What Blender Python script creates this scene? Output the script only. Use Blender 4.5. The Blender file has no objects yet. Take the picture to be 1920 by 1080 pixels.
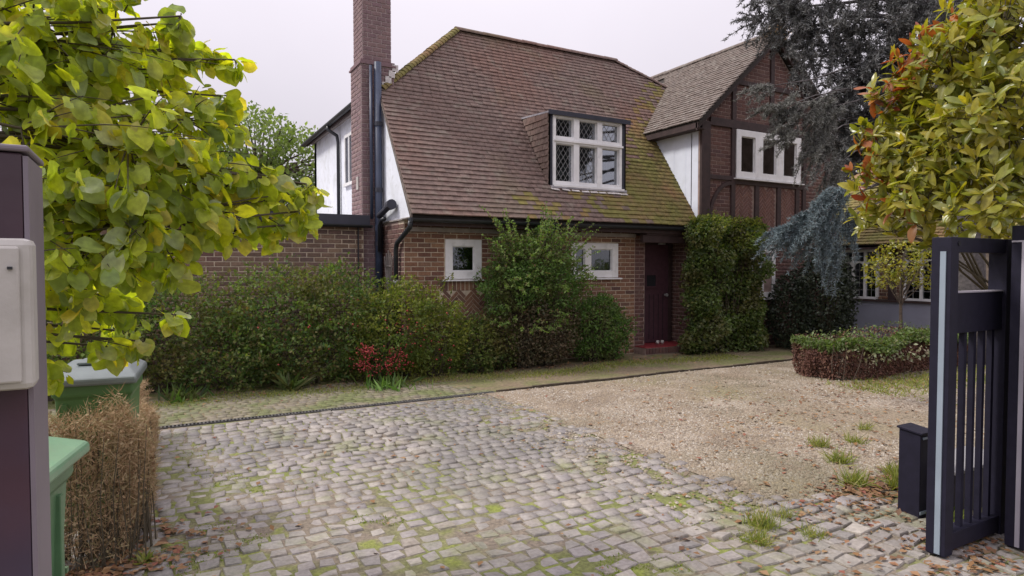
import bpy, math, random
import numpy as np
from mathutils import Vector, Matrix
R = math.radians
random.seed(7); rng = np.random.default_rng(7)
S = bpy.context.scene
COL = S.collection

# ------------------------------------------------------------------ camera
YAW, PITCH, FPX, CH = R(29.3), R(1.9), 1210.0, 1.65
cam_d = bpy.data.cameras.new('camera'); cam = bpy.data.objects.new('camera', cam_d); COL.objects.link(cam)
cam.location = (0, 0, CH); cam.rotation_euler = (R(90) - PITCH, 0, -YAW)
cam_d.sensor_width = 36; cam_d.lens = FPX / 1920 * 36; cam_d.clip_start = 0.05; cam_d.clip_end = 400
S.camera = cam

# ------------------------------------------------------------------ light
SUN_AZ, SUN_EL = R(-62), R(48)          # azimuth from +Y towards +X; the sun stands to the left
w = bpy.data.worlds.new('World'); S.world = w; w.use_nodes = True
nt = w.node_tree; nt.nodes.clear()
def N(t, kind, **kw):
    n = t.nodes.new(kind)
    for k, v in kw.items(): setattr(n, k, v)
    return n
sky = N(nt, 'ShaderNodeTexSky', sky_type='NISHITA', sun_disc=False, sun_elevation=SUN_EL, sun_rotation=SUN_AZ)
bg1 = N(nt, 'ShaderNodeBackground'); bg1.inputs[1].default_value = 0.10
nt.links.new(sky.outputs[0], bg1.inputs[0])
tc = N(nt, 'ShaderNodeTexCoord'); sx = N(nt, 'ShaderNodeSeparateXYZ'); nt.links.new(tc.outputs['Generated'], sx.inputs[0])
mr = N(nt, 'ShaderNodeMapRange'); nt.links.new(sx.outputs['Z'], mr.inputs[0])
mr.inputs[1].default_value = 0.0; mr.inputs[2].default_value = 1.0; mr.inputs[3].default_value = 0.62; mr.inputs[4].default_value = 1.85
noi = N(nt, 'ShaderNodeTexNoise'); noi.inputs['Scale'].default_value = 2.2; noi.inputs['Detail'].default_value = 5
nt.links.new(tc.outputs['Generated'], noi.inputs[0])
mr2 = N(nt, 'ShaderNodeMapRange'); nt.links.new(noi.outputs[0], mr2.inputs[0])
mr2.inputs[1].default_value = 0.3; mr2.inputs[2].default_value = 0.7; mr2.inputs[3].default_value = 0.95; mr2.inputs[4].default_value = 1.05
mul = N(nt, 'ShaderNodeMath', operation='MULTIPLY'); nt.links.new(mr.outputs[0], mul.inputs[0]); nt.links.new(mr2.outputs[0], mul.inputs[1])
bg2 = N(nt, 'ShaderNodeBackground'); bg2.inputs[0].default_value = (0.97, 0.90, 0.985, 1); nt.links.new(mul.outputs[0], bg2.inputs[1])
mx = N(nt, 'ShaderNodeMixShader'); mx.inputs[0].default_value = 0.90
nt.links.new(bg1.outputs[0], mx.inputs[1]); nt.links.new(bg2.outputs[0], mx.inputs[2])
wo = N(nt, 'ShaderNodeOutputWorld'); nt.links.new(mx.outputs[0], wo.inputs[0])
sd = bpy.data.lights.new('sun', 'SUN'); sd.energy = 2.9; sd.angle = R(12); sd.color = (1.0, 0.95, 0.88)
so = bpy.data.objects.new('sun', sd); COL.objects.link(so)
dirv = Vector((-math.sin(SUN_AZ) * math.cos(SUN_EL), -math.cos(SUN_AZ) * math.cos(SUN_EL), -math.sin(SUN_EL)))
so.rotation_euler = dirv.to_track_quat('-Z', 'Y').to_euler(); so.location = (-10, 6, 12)
S.view_settings.view_transform = 'Standard'; S.view_settings.look = 'None'
S.view_settings.exposure = 0.0; S.view_settings.gamma = 1.0; S.view_settings.use_curve_mapping = False
S.render.engine = 'CYCLES'; S.cycles.max_bounces = 6; S.cycles.transparent_max_bounces = 8

_fw = np.array([math.sin(YAW) * math.cos(PITCH), math.cos(YAW) * math.cos(PITCH), -math.sin(PITCH)])
_rt = np.array([math.cos(YAW), -math.sin(YAW), 0.0]); _up = np.cross(_rt, _fw)
def show_size(P):                       # how large a piece at P shows in the picture (0 outside the frame)
    q = np.atleast_2d(P) - np.array([0, 0, CH]); z = q @ _fw
    zz = np.maximum(z, .01); a = np.abs(FPX * (q @ _rt) / zz); b = np.abs(FPX * (q @ _up) / zz)
    return np.where((z > 0) & (a < 975) & (b < 560), 1 / zz, 0)

# ------------------------------------------------------------------ materials
def C4(c): return (c[0], c[1], c[2], 1)
MATS = {}
def mat(name, cols, rough=.8, noise=0, nscale=6, namt=.35, bump=0, bscale=60, transl=0, tcol=None, metal=0, spec=.5, rnd=True, patches=(), coat=0):
    """cols: ramp over a per-piece random number; patches: (scale, low, high, colour, amount) stains and other colours placed by world noise"""
    m = bpy.data.materials.new(name); m.use_nodes = True; t = m.node_tree; t.nodes.clear()
    L = t.links.new
    out = N(t, 'ShaderNodeOutputMaterial'); b = N(t, 'ShaderNodeBsdfPrincipled')
    b.inputs['Roughness'].default_value = rough; b.inputs['Metallic'].default_value = metal
    b.inputs['Specular IOR Level'].default_value = spec
    if coat: b.inputs['Coat Weight'].default_value = coat
    geo = N(t, 'ShaderNodeNewGeometry')
    if len(cols) == 1:
        rgb = N(t, 'ShaderNodeRGB'); rgb.outputs[0].default_value = C4(cols[0]); c = rgb.outputs[0]
    else:
        oi = N(t, 'ShaderNodeObjectInfo'); at = N(t, 'ShaderNodeAttribute', attribute_name='rnd')
        ad = N(t, 'ShaderNodeMath', operation='ADD'); L(oi.outputs['Random'], ad.inputs[0]); L(at.outputs['Fac'], ad.inputs[1])
        fr = N(t, 'ShaderNodeMath', operation='FRACT'); L(ad.outputs[0], fr.inputs[0])
        cr = N(t, 'ShaderNodeValToRGB'); L(fr.outputs[0], cr.inputs[0]); el = cr.color_ramp.elements
        while len(el) < len(cols): el.new(.5)
        for i, cc in enumerate(cols): el[i].position = i / (len(cols) - 1); el[i].color = C4(cc)
        c = cr.outputs[0]
    for (ps, lo, hi, pc, pa) in patches:
        nn = N(t, 'ShaderNodeTexNoise'); nn.inputs['Scale'].default_value = ps; nn.inputs['Detail'].default_value = 4
        L(geo.outputs['Position'], nn.inputs[0])
        r_ = N(t, 'ShaderNodeMapRange'); L(nn.outputs[0], r_.inputs[0]); r_.inputs[1].default_value = lo; r_.inputs[2].default_value = hi
        r_.inputs[4].default_value = pa
        m_ = N(t, 'ShaderNodeMix', data_type='RGBA'); L(r_.outputs[0], m_.inputs[0]); L(c, m_.inputs[6]); m_.inputs[7].default_value = C4(pc); c = m_.outputs[2]
    if namt and noise:
        nn = N(t, 'ShaderNodeTexNoise'); nn.inputs['Scale'].default_value = nscale; nn.inputs['Detail'].default_value = 6
        L(geo.outputs['Position'], nn.inputs[0])
        r_ = N(t, 'ShaderNodeMapRange'); L(nn.outputs[0], r_.inputs[0]); r_.inputs[1].default_value = .3; r_.inputs[2].default_value = .7
        r_.inputs[3].default_value = 1 - namt; r_.inputs[4].default_value = 1 + namt
        m_ = N(t, 'ShaderNodeMix', data_type='RGBA', blend_type='MULTIPLY'); m_.inputs[0].default_value = 1
        cb = N(t, 'ShaderNodeCombineColor'); [L(r_.outputs[0], cb.inputs[i]) for i in range(3)]
        L(c, m_.inputs[6]); L(cb.outputs[0], m_.inputs[7]); c = m_.outputs[2]
    L(c, b.inputs['Base Color'])
    if bump:
        nn = N(t, 'ShaderNodeTexNoise'); nn.inputs['Scale'].default_value = bscale; nn.inputs['Detail'].default_value = 5
        L(geo.outputs['Position'], nn.inputs[0]); bp = N(t, 'ShaderNodeBump'); bp.inputs['Strength'].default_value = bump; bp.inputs['Distance'].default_value = .01
        L(nn.outputs[0], bp.inputs['Height']); L(bp.outputs[0], b.inputs['Normal'])
    sh = b.outputs[0]
    if transl:
        tr = N(t, 'ShaderNodeBsdfTranslucent'); mt = N(t, 'ShaderNodeMix', data_type='RGBA', blend_type='MULTIPLY'); mt.inputs[0].default_value = 1
        L(c, mt.inputs[6]); mt.inputs[7].default_value = C4(tcol or (1.6, 1.9, .6)); L(mt.outputs[2], tr.inputs[0])
        ms = N(t, 'ShaderNodeMixShader'); ms.inputs[0].default_value = transl; L(sh, ms.inputs[1]); L(tr.outputs[0], ms.inputs[2]); sh = ms.outputs[0]
    L(sh, out.inputs[0]); MATS[name] = m
    return m

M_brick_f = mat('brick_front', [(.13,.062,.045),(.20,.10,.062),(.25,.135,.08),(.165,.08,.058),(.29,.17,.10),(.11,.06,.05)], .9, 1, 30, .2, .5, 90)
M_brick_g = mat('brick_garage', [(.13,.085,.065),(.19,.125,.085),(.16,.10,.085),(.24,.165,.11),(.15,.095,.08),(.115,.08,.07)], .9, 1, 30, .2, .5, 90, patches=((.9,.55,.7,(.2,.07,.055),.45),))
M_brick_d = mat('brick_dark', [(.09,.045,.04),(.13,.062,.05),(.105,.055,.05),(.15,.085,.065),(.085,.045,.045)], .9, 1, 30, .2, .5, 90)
M_brick_c = mat('brick_chimney', [(.19,.125,.13),(.22,.145,.14),(.205,.13,.14),(.18,.12,.125)], .9, 1, 30, .15, .5, 90)
M_brick_h = mat('brick_herringbone', [(.155,.075,.062),(.185,.092,.07),(.14,.07,.06),(.20,.105,.08)], .9, 1, 30, .2, .5, 90)
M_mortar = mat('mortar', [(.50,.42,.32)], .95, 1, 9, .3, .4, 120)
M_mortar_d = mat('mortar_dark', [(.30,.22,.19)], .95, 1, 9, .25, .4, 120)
M_mortar_c = mat('mortar_chimney', [(.36,.29,.28)], .95, 1, 9, .25, .4, 120)
tile_cols = [(.158,.108,.085),(.168,.113,.088),(.162,.11,.086),(.175,.118,.091),(.166,.108,.084),(.155,.108,.085)]
M_tile = mat('roof_tile', [(a*.98, b*1.0, c*1.08) for a, b, c in tile_cols], .85, 1, 14, .25, .5, 80, patches=((.55,.50,.66,(.20,.095,.065),.4),(.8,.55,.72,(.14,.13,.055),.4),(5,.56,.72,(.22,.2,.16),.5)))
M_tile_moss = mat('roof_tile_mossy', [(.175,.14,.045),(.195,.155,.048),(.185,.13,.052),(.17,.145,.04)], .9, 1, 12, .25, .5, 80, patches=((1.1,.5,.65,(.25,.12,.06),.6),(1.7,.48,.62,(.155,.15,.035),.8)))
M_tile_w = mat('roof_tile_weathered', [(.155,.125,.11),(.175,.142,.122),(.148,.118,.102),(.165,.132,.112)], .85, 1, 14, .3, .5, 80, patches=((6,.52,.66,(.27,.25,.22),.5),))
M_under = mat('roof_underlay', [(.03,.024,.02)], .95)
M_white = mat('white_paint', [(.70,.74,.84)], .55, 1, 3, .06, .15, 30, patches=((3,.54,.70,(.50,.54,.58),.5),))
M_render = mat('white_render', [(.74,.77,.84)], .8, 1, 1.6, .08, .3, 60, patches=((2.2,.52,.70,(.50,.52,.52),.55),(9,.56,.72,(.42,.42,.38),.4)))
M_frame = mat('window_white', [(.80,.80,.80)], .4, 1, 5, .08, patches=((6,.56,.72,(.52,.52,.50),.5),))
M_timber = mat('dark_timber', [(.043,.024,.023)], .7, 1, 9, .3, .4, 50)
M_navy = mat('dark_fascia', [(.028,.030,.045)], .5, 1, 6, .2)
M_black = mat('black_plastic', [(.018,.021,.026)], .4, 1, 8, .2)
M_pipe = mat('blue_black_pipe', [(.035,.048,.085)], .38, 1, 6, .2)
M_soffit = mat('soffit_board', [(.30,.27,.25)], .7, 1, 8, .2)
M_lead = mat('lead', [(.36,.35,.38)], .5, 1, 10, .3, .4, 30)
M_mortarw = mat('white_mortar', [(.6,.57,.55)], .9, 1, 30, .3, .6, 40)
M_came = mat('lead_came', [(.30,.30,.30)], .5)
M_curtain = mat('curtain', [(.52,.53,.53)], .9, 1, 7, .2)
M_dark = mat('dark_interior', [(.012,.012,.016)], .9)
M_door = mat('door_paint', [(.075,.034,.045)], .5, 1, 12, .2, .3, 40)
M_redtile = mat('red_step_tile', [(.25,.03,.035),(.20,.025,.03)], .5, 1, 12, .2)
M_gate = mat('gate_metal', [(.014,.013,.026)], .55, 1, 20, .15, .1, 150, spec=.22)
M_trim = mat('post_trim', [(.20,.17,.20)], .5, 1, 4, .12)
M_pillar = mat('post_panel', [(.060,.032,.045)], .30, 1, 2.2, .35, .15, 14, patches=((1.6,.48,.62,(.045,.045,.085),.7),))  # blue patches put the panel's bluish reflections into its colour
M_alu = mat('aluminium', [(.30,.36,.43)], .4, 1, 6, .08, metal=.25)
M_alu2 = mat('grey_trim', [(.34,.32,.37)], .5, 1, 4, .08)
M_mail = mat('mailbox_paint', [(.46,.44,.41)], .5, 1, 6, .12, .1, 60, patches=((7,.54,.68,(.34,.32,.28),.5),))
M_bin = mat('green_plastic', [(.12,.235,.12)], .38, 1, 5, .15, .15, 30, patches=((3,.52,.66,(.17,.21,.12),.5),))
M_binlid = mat('green_plastic_lid', [(.20,.36,.22)], .36, 1, 5, .1, .15, 30, patches=((4,.50,.66,(.26,.33,.22),.5),))
M_bin2 = mat('green_plastic_far', [(.085,.19,.06)], .45, 1, 5, .1)
M_lid2 = mat('grey_lid', [(.17,.2,.2)], .4, 1, 6, .15)
M_rubber = mat('black_rubber', [(.015,.015,.016)], .8)
M_bark = mat('bark', [(.10,.075,.058)], .95, 1, 18, .4, .8, 40)
M_bark_g = mat('bark_grey', [(.095,.085,.085)], .95, 1, 18, .4, .8, 40)
M_twig = mat('twig', [(.085,.07,.045)], .9)
def glass(name, refl=(.9,.93,1), mixf=.35, rough=.03, tint=(.5,.55,.55)):
    m = bpy.data.materials.new(name); m.use_nodes = True; t = m.node_tree; t.nodes.clear(); L = t.links.new
    out = N(t, 'ShaderNodeOutputMaterial'); g = N(t, 'ShaderNodeBsdfGlossy'); g.inputs['Roughness'].default_value = rough; g.inputs[0].default_value = C4(refl)
    tr = N(t, 'ShaderNodeBsdfTransparent'); tr.inputs[0].default_value = C4(tint)
    lw = N(t, 'ShaderNodeLayerWeight'); lw.inputs[0].default_value = .3
    mr_ = N(t, 'ShaderNodeMapRange'); L(lw.outputs['Fresnel'], mr_.inputs[0]); mr_.inputs[3].default_value = mixf; mr_.inputs[4].default_value = 1
    ms = N(t, 'ShaderNodeMixShader'); L(mr_.outputs[0], ms.inputs[0]); L(tr.outputs[0], ms.inputs[1]); L(g.outputs[0], ms.inputs[2]); L(ms.outputs[0], out.inputs[0])
    return m
M_glass = glass('window_glass', mixf=.09)
M_glass_b = glass('window_glass_bright', mixf=.26)

M_cob = mat('granite_sett', [(.265,.24,.215),(.325,.29,.262),(.285,.26,.255),(.38,.345,.30),(.225,.21,.20),(.31,.27,.225)], .55, 1, 40, .20, .5, 110,
            patches=((.7,.50,.68,(.23,.22,.17),.6),(2.2,.54,.68,(.19,.21,.07),.65),(14,.55,.7,(.20,.17,.13),.5),(3.4,.50,.66,(.19,.175,.17),.5),(.45,.47,.60,(.15,.145,.14),.55)))
M_cob_moss = mat('granite_sett_mossy', [(.19,.165,.115),(.22,.19,.14),(.17,.155,.095),(.20,.175,.14)], .85, 1, 20, .25, .5, 90, patches=((1.6,.45,.6,(.125,.15,.045),.8),))
M_soil = mat('joint_soil', [(.20,.165,.125)], .95, 1, 50, .35, .8, 90, patches=((1.6,.46,.60,(.15,.175,.04),.8),(5,.53,.66,(.20,.235,.04),.8)))
M_earth = mat('earth', [(.075,.058,.040)], .95, 1, 12, .35, .8, 60)
M_mosspath = mat('mossy_path', [(.19,.145,.09)], .95, 1, 26, .3, .8, 60, patches=((1.3,.42,.60,(.135,.15,.045),.9),(4,.5,.65,(.22,.17,.11),.5)))
M_grav = mat('gravel_base', [(.27,.215,.15)], .95, 1, 42, .45, 1.0, 120, patches=((.55,.50,.66,(.22,.20,.10),.7),(1.2,.52,.64,(.42,.36,.29),.6)))
M_stone = mat('gravel_stone', [(.25,.195,.14),(.35,.295,.225),(.30,.245,.18),(.46,.42,.36),(.20,.16,.12),(.31,.26,.205)], .8, patches=((.5,.46,.62,(.15,.135,.075),.65),(1.5,.52,.66,(.17,.125,.085),.65)))
M_litter = mat('dead_leaf', [(.17,.085,.035),(.24,.13,.05),(.12,.06,.035),(.30,.19,.09),(.20,.06,.04)], .8)

G = lambda *a: list(a)
M_l_hero = mat('lime_leaf', G((.26,.34,.05),(.36,.46,.05),(.20,.28,.07),(.46,.54,.05),(.28,.36,.15),(.54,.58,.06),(.32,.42,.06),(.50,.44,.09),(.42,.48,.30),(.22,.30,.11)), .42, noise=1, nscale=26, namt=.28, transl=.55, tcol=(1.9,1.75,.3), spec=.4)  # pale ramp entries paint in leaf gloss along with the paler undersides
M_l_phot = mat('laurel_leaf', G((.20,.23,.03),(.30,.31,.035),(.14,.18,.035),(.37,.34,.045),(.20,.23,.07),(.42,.36,.06),(.26,.26,.04)), .3, noise=1, nscale=30, namt=.25, transl=.4, tcol=(1.7,1.6,.35), spec=.7)
M_l_red = mat('young_red_leaf', G((.34,.11,.035),(.40,.17,.04),(.28,.07,.04),(.36,.22,.05)), .35, transl=.4, tcol=(1.7,1.1,.5), spec=.6)
M_l_hedge = mat('hedge_leaf', G((.045,.08,.025),(.075,.13,.035),(.15,.20,.06),(.05,.10,.04),(.10,.155,.035),(.20,.21,.08),(.13,.08,.04),(.06,.12,.04)), .6, transl=.35, spec=.2, patches=((1.3,.50,.64,(.16,.12,.05),.55),(2.4,.54,.66,(.16,.22,.05),.6)))
M_l_yellow = mat('golden_leaf', G((.13,.16,.03),(.21,.23,.045),(.075,.11,.03),(.27,.26,.06),(.12,.14,.04)), .6, transl=.35, spec=.2, patches=((1.8,.52,.64,(.07,.12,.035),.7),))
M_l_con = mat('needle_shrub_leaf', G((.06,.12,.03),(.10,.19,.04),(.15,.25,.06),(.05,.09,.04)), .55, transl=.25, spec=.25, patches=((2.4,.50,.62,(.13,.10,.045),.6),))
M_l_cont = mat('shoot_tip_leaf', G((.12,.20,.05),(.18,.27,.07),(.22,.30,.09),(.10,.16,.05),(.20,.13,.07)), .55, transl=.3, spec=.3)
M_l_conb = mat('needle_shrub_brown', G((.10,.065,.035),(.07,.07,.03),(.13,.085,.045),(.05,.06,.03)), .7, transl=.1)
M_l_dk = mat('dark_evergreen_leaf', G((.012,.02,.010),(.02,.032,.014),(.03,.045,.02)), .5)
M_l_climb = mat('climber_leaf', G((.06,.10,.028),(.10,.15,.035),(.14,.19,.05),(.045,.07,.03),(.20,.21,.06)), .4, transl=.3, spec=.4, patches=((2.0,.52,.64,(.13,.10,.045),.6),))
M_l_bg = mat('far_leaf', G((.14,.18,.06),(.18,.23,.085),(.23,.27,.11),(.11,.15,.06)), .6, transl=.4)
M_l_box = mat('box_leaf', G((.08,.12,.03),(.12,.18,.045),(.17,.23,.075),(.07,.10,.035),(.16,.15,.06)), .5, transl=.3)
M_l_dead = mat('dead_twiglets', G((.13,.055,.04),(.17,.08,.05),(.10,.045,.04),(.19,.11,.07)), .9)
M_l_straw = mat('dry_twiglets', G((.38,.26,.15),(.45,.32,.19),(.31,.20,.12),(.30,.26,.12),(.52,.40,.26)), .9, transl=.15, tcol=(1.1,1,.8))
M_needle = mat('cedar_needle', G((.09,.10,.10),(.135,.14,.14),(.17,.165,.16),(.105,.115,.11)), .7)
M_needle_b = mat('blue_cedar_needle', G((.12,.17,.19),(.17,.225,.24),(.10,.14,.15),(.22,.27,.28)), .7)
M_grass = mat('weed_blade', G((.16,.20,.04),(.24,.27,.05),(.30,.28,.07),(.13,.18,.04),(.34,.28,.13)), .6, transl=.3)
M_berry = mat('red_berry', G((.32,.03,.03),(.20,.02,.025),(.42,.06,.045)), .5)
M_ivyw = mat('pale_leaf', G((.30,.30,.20),(.2,.24,.12),(.36,.30,.22)), .6, transl=.2)

# ------------------------------------------------------------------ object helpers
ORG = {}
def org(o): return ORG.get(o.name, Vector((0, 0, 0))) if o else Vector((0, 0, 0))
def tag(o, label=None, cat=None, group=None, kind=None):
    if label: o['label'] = label
    if cat: o['category'] = cat
    if group: o['group'] = group
    if kind: o['kind'] = kind
    return o
def thing(name, loc, label, cat, group=None):
    o = bpy.data.objects.new(name, None); COL.objects.link(o); o.location = loc; o.empty_display_size = .1
    ORG[o.name] = Vector(loc); return tag(o, label, cat, group)
def link(name, me, parent=None, kind=None):
    o = bpy.data.objects.new(name, me); COL.objects.link(o)
    if parent: o.parent = parent; ORG[o.name] = org(parent)
    if kind: o['kind'] = kind
    return o
def mesh_np(name, V, F, m, parent=None, kind=None, rnd=None, smooth=False, m_idx=None):
    """V (n,3) world coordinates, F (f,k) faces"""
    V = np.asarray(V, np.float32) - np.array(org(parent), np.float32); F = np.asarray(F, np.int32)
    me = bpy.data.meshes.new(name); k = F.shape[1]
    me.vertices.add(len(V)); me.vertices.foreach_set('co', V.ravel())
    me.loops.add(F.size); me.loops.foreach_set('vertex_index', F.ravel())
    me.polygons.add(len(F)); me.polygons.foreach_set('loop_start', np.arange(0, F.size, k, dtype=np.int32))
    if smooth: me.polygons.foreach_set('use_smooth', np.ones(len(F), bool))
    me.update(calc_edges=True)
    if rnd is not None:
        a = me.attributes.new('rnd', 'FLOAT', 'POINT'); a.data.foreach_set('value', np.asarray(rnd, np.float32))
    me.materials.append(m)
    return link(name, me, parent, kind)

class MB:
    def __init__(s): s.V = []; s.F = []
    def add(s, vs, fs):
        b = len(s.V); s.V += [tuple(v) for v in vs]; s.F += [tuple(b + i for i in f) for f in fs]; return s
    def box(s, x0, x1, y0, y1, z0, z1):
        return s.add([(x0,y0,z0),(x1,y0,z0),(x1,y1,z0),(x0,y1,z0),(x0,y0,z1),(x1,y0,z1),(x1,y1,z1),(x0,y1,z1)],
                     [(0,3,2,1),(4,5,6,7),(0,1,5,4),(1,2,6,5),(2,3,7,6),(3,0,4,7)])
    def prism(s, poly, off):             # poly: list of 3-D points, extruded by off
        n = len(poly); q = [Vector(p) + Vector(off) for p in poly]
        return s.add(list(poly) + q, [tuple(range(n))[::-1], tuple(range(n, 2*n))] + [(i, (i+1) % n, n + (i+1) % n, n + i) for i in range(n)])
    def bar(s, a, b, wx, wz, upv=(0,0,1)):
        a = Vector(a); b = Vector(b); d = (b - a).normalized(); u = Vector(upv); sd_ = d.cross(u).normalized(); u = sd_.cross(d)
        c = []
        for p in (a, b): c += [p - sd_*wx/2 - u*wz/2, p + sd_*wx/2 - u*wz/2, p + sd_*wx/2 + u*wz/2, p - sd_*wx/2 + u*wz/2]
        return s.add(c, [(0,3,2,1),(4,5,6,7),(0,1,5,4),(1,2,6,5),(2,3,7,6),(3,0,4,7)])
    def tube(s, pts, rad, n=8, caps=True):
        pts = [Vector(p) for p in pts]; rads = rad if hasattr(rad, '__len__') else [rad]*len(pts); b = len(s.V); vs = []
        pu = None
        for i, p in enumerate(pts):
            d = (pts[min(i+1, len(pts)-1)] - pts[max(i-1, 0)]).normalized()
            u = d.cross(Vector((.13,.99,.05)) if abs(d.y) < .9 else Vector((1,0,0))).normalized() if pu is None else (pu - d*pu.dot(d)).normalized(); pu = u; v = d.cross(u)
            for k in range(n):
                a = 2*math.pi*k/n; vs.append(p + (u*math.cos(a) + v*math.sin(a))*rads[i])
        fs = [(i*n+k, i*n+(k+1) % n, (i+1)*n+(k+1) % n, (i+1)*n+k) for i in range(len(pts)-1) for k in range(n)]
        if caps: fs += [tuple(range(n))[::-1], tuple((len(pts)-1)*n + k for k in range(n))]
        return s.add(vs, fs)
    def build(s, name, m, parent=None, kind=None, bevel=0, smooth=False):
        me = bpy.data.meshes.new(name); o_ = org(parent)
        me.from_pydata([Vector(v) - o_ for v in s.V], [], s.F); me.materials.append(m)
        if smooth: me.polygons.foreach_set('use_smooth', np.ones(len(me.polygons), bool))
        me.update(); o = link(name, me, parent, kind)
        if bevel:
            md = o.modifiers.new('bevel', 'BEVEL'); md.width = bevel; md.segments = 2; md.limit_method = 'ANGLE'
        return o

def tubes_np(paths, radii, n=4):
    """many thin tubes -> V, F(quads)"""
    V = []; F = []; b = 0
    for P, rr in zip(paths, radii):
        P = np.asarray(P, float); d = np.gradient(P, axis=0); d /= np.linalg.norm(d, axis=1)[:, None] + 1e-9
        ref = np.array([0.31, .2, .93]); u = np.cross(d, ref); u /= np.linalg.norm(u, axis=1)[:, None] + 1e-9; v = np.cross(d, u)
        rr = np.linspace(rr[0], rr[1], len(P)); a = np.arange(n) * 2*np.pi/n
        ring = P[:, None] + rr[:, None, None] * (u[:, None]*np.cos(a)[None, :, None] + v[:, None]*np.sin(a)[None, :, None])
        V.append(ring.reshape(-1, 3)); i = np.arange(len(P)-1)[:, None]*n; k = np.arange(n)[None]
        F.append((np.stack([i+k, i+(k+1) % n, i+n+(k+1) % n, i+n+k], -1).reshape(-1, 4)) + b); b += len(P)*n
    return np.concatenate(V), np.concatenate(F)

# ---- brick / tile layers: up to `lim` pieces as objects (the largest in view), the rest one stuff part
BOXV = np.array([(-.5,-1,-.5),(.5,-1,-.5),(.5,-1,.5),(-.5,-1,.5),(-.5,0,-.5),(.5,0,-.5),(.5,0,.5),(-.5,0,.5)])  # y = outward is -1..0
def piece_box(L, H, T, ch=.004):
    f = np.array([(-L/2+ch,-T,-H/2+ch),(L/2-ch,-T,-H/2+ch),(L/2-ch,-T,H/2-ch),(-L/2+ch,-T,H/2-ch),
                  (-L/2,-T+ch,-H/2),(L/2,-T+ch,-H/2),(L/2,-T+ch,H/2),(-L/2,-T+ch,H/2),
                  (-L/2,0,-H/2),(L/2,0,-H/2),(L/2,0,H/2),(-L/2,0,H/2)])
    F = [(0,1,2,3)] + [(4+i, 4+(i+1) % 4, (i+1) % 4, i) for i in range(4)] + [(8+i, 8+(i+1) % 4, 4+(i+1) % 4, 4+i) for i in range(4)]
    return f, np.array(F)
_pm = {}
def lay(name, parent, items, O, U, W, VV, m, T=.007, lim=300, jit=.0015, vis=None):
    """items: (u, v, L, H, angle); local frame U (along), W (outward), VV (up) from origin O; name 'brick' etc."""
    if not items: return
    O = np.array(O, float); U = np.array(U, float); W = np.array(W, float); VV = np.array(VV, float)
    P = np.array([O + U*i[0] + VV*i[1] for i in items]); s = show_size(P)
    if vis is not None: s = s * np.array([1.0 if vis(i[0], i[1]) else .0 for i in items])
    order = np.argsort(-s, kind='stable'); obj = [k for k in order[:lim] if s[k] > 0]; rest = [k for k in range(len(items)) if k not in set(obj)]
    o_ = np.array(org(parent))
    for k in obj:
        u, v, L, H, a = items[k]; L = round(L / .01) * .01 if L > .03 else L; key = (name, round(L, 3), round(H, 3), T, m.name)
        if key not in _pm:
            f, F = piece_box(L, H, T); me = bpy.data.meshes.new(name); me.from_pydata(f.tolist(), [], F.tolist()); me.materials.append(m); _pm[key] = me
        ca, sa = math.cos(a), math.sin(a); tl = random.gauss(0, .006)
        X = U*ca + VV*sa; Z = VV*ca - U*sa; Yv = -W
        ob = bpy.data.objects.new(name, _pm[key]); COL.objects.link(ob); ob.parent = parent
        pw = P[k] + W*random.uniform(-jit, jit) - o_
        M = Matrix(((X[0],Yv[0],Z[0],pw[0]),(X[1],Yv[1],Z[1],pw[1]),(X[2],Yv[2],Z[2],pw[2]),(0,0,0,1)))
        if T > .015 and name != 'brick': M = M @ Matrix.Rotation(tl, 4, 'Y')
        ob.matrix_local = M
    if rest:
        Vs = []; Fs = []; rn = []; b = 0
        for k in rest:
            u, v, L, H, a = items[k]; f, F = piece_box(L, H, T); ca, sa = math.cos(a), math.sin(a)
            X = U*ca + VV*sa; Z = VV*ca - U*sa
            Vs.append(P[k] + f[:, :1]*X + f[:, 1:2]*(-W) + f[:, 2:]*Z + W*random.uniform(-jit, jit)); Fs.append(F + b); b += len(f); rn += [random.random()]*len(f)
        mesh_np(name + '_field', np.concatenate(Vs), np.concatenate(Fs), m, parent, 'stuff', rn)

def courses(u0, u1, v0, v1, holes=(), PL=.225, PH=.075, jn=.012, clip=None, half=True):
    out = []; r = 0; v = v0
    while v + PH*.5 < v1:
        vc = v + PH/2; iv = [(u0, u1)]
        if clip: iv = clip(vc)
        for (a, b, c, d) in holes:
            if c - PH*.25 < vc < d + PH*.25:
                iv = [q for (p0, p1) in iv for q in ((p0, min(p1, a)), (max(p0, b), p1)) if q[1] - q[0] > .03]
        off = (PL/2 if r % 2 and half else 0)
        for (p0, p1) in iv:
            k = math.floor((p0 - u0 - off)/PL)
            while True:
                a = u0 + off + k*PL; b = a + PL; k += 1
                if a >= p1: break
                a2, b2 = max(a, p0), min(b, p1)
                if b2 - a2 > .04: out.append(((a2+b2)/2, vc, b2-a2-jn, PH-jn, 0))
        v += PH; r += 1
    return out
def herring(u0, u1, v0, v1, W=.062, jn=.010, inset=.0):
    out = []; c = math.cos(math.pi/4)
    for x in range(-60, 60):
        for y in range(-60, 60):
            k = (x - y) % 6
            if k == 0: px, py, a = x+1.5, y+.5, 0
            elif k == 5: px, py, a = x+.5, y+1.5, math.pi/2
            else: continue
            u = (px*c - py*c)*W + (u0+u1)/2; v = (px*c + py*c)*W + (v0+v1)/2
            if u0-inset < u < u1+inset and v0-inset < v < v1+inset: out.append((u, v, 3*W-jn, W-jn, a + math.pi/4))
    return out

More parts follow.
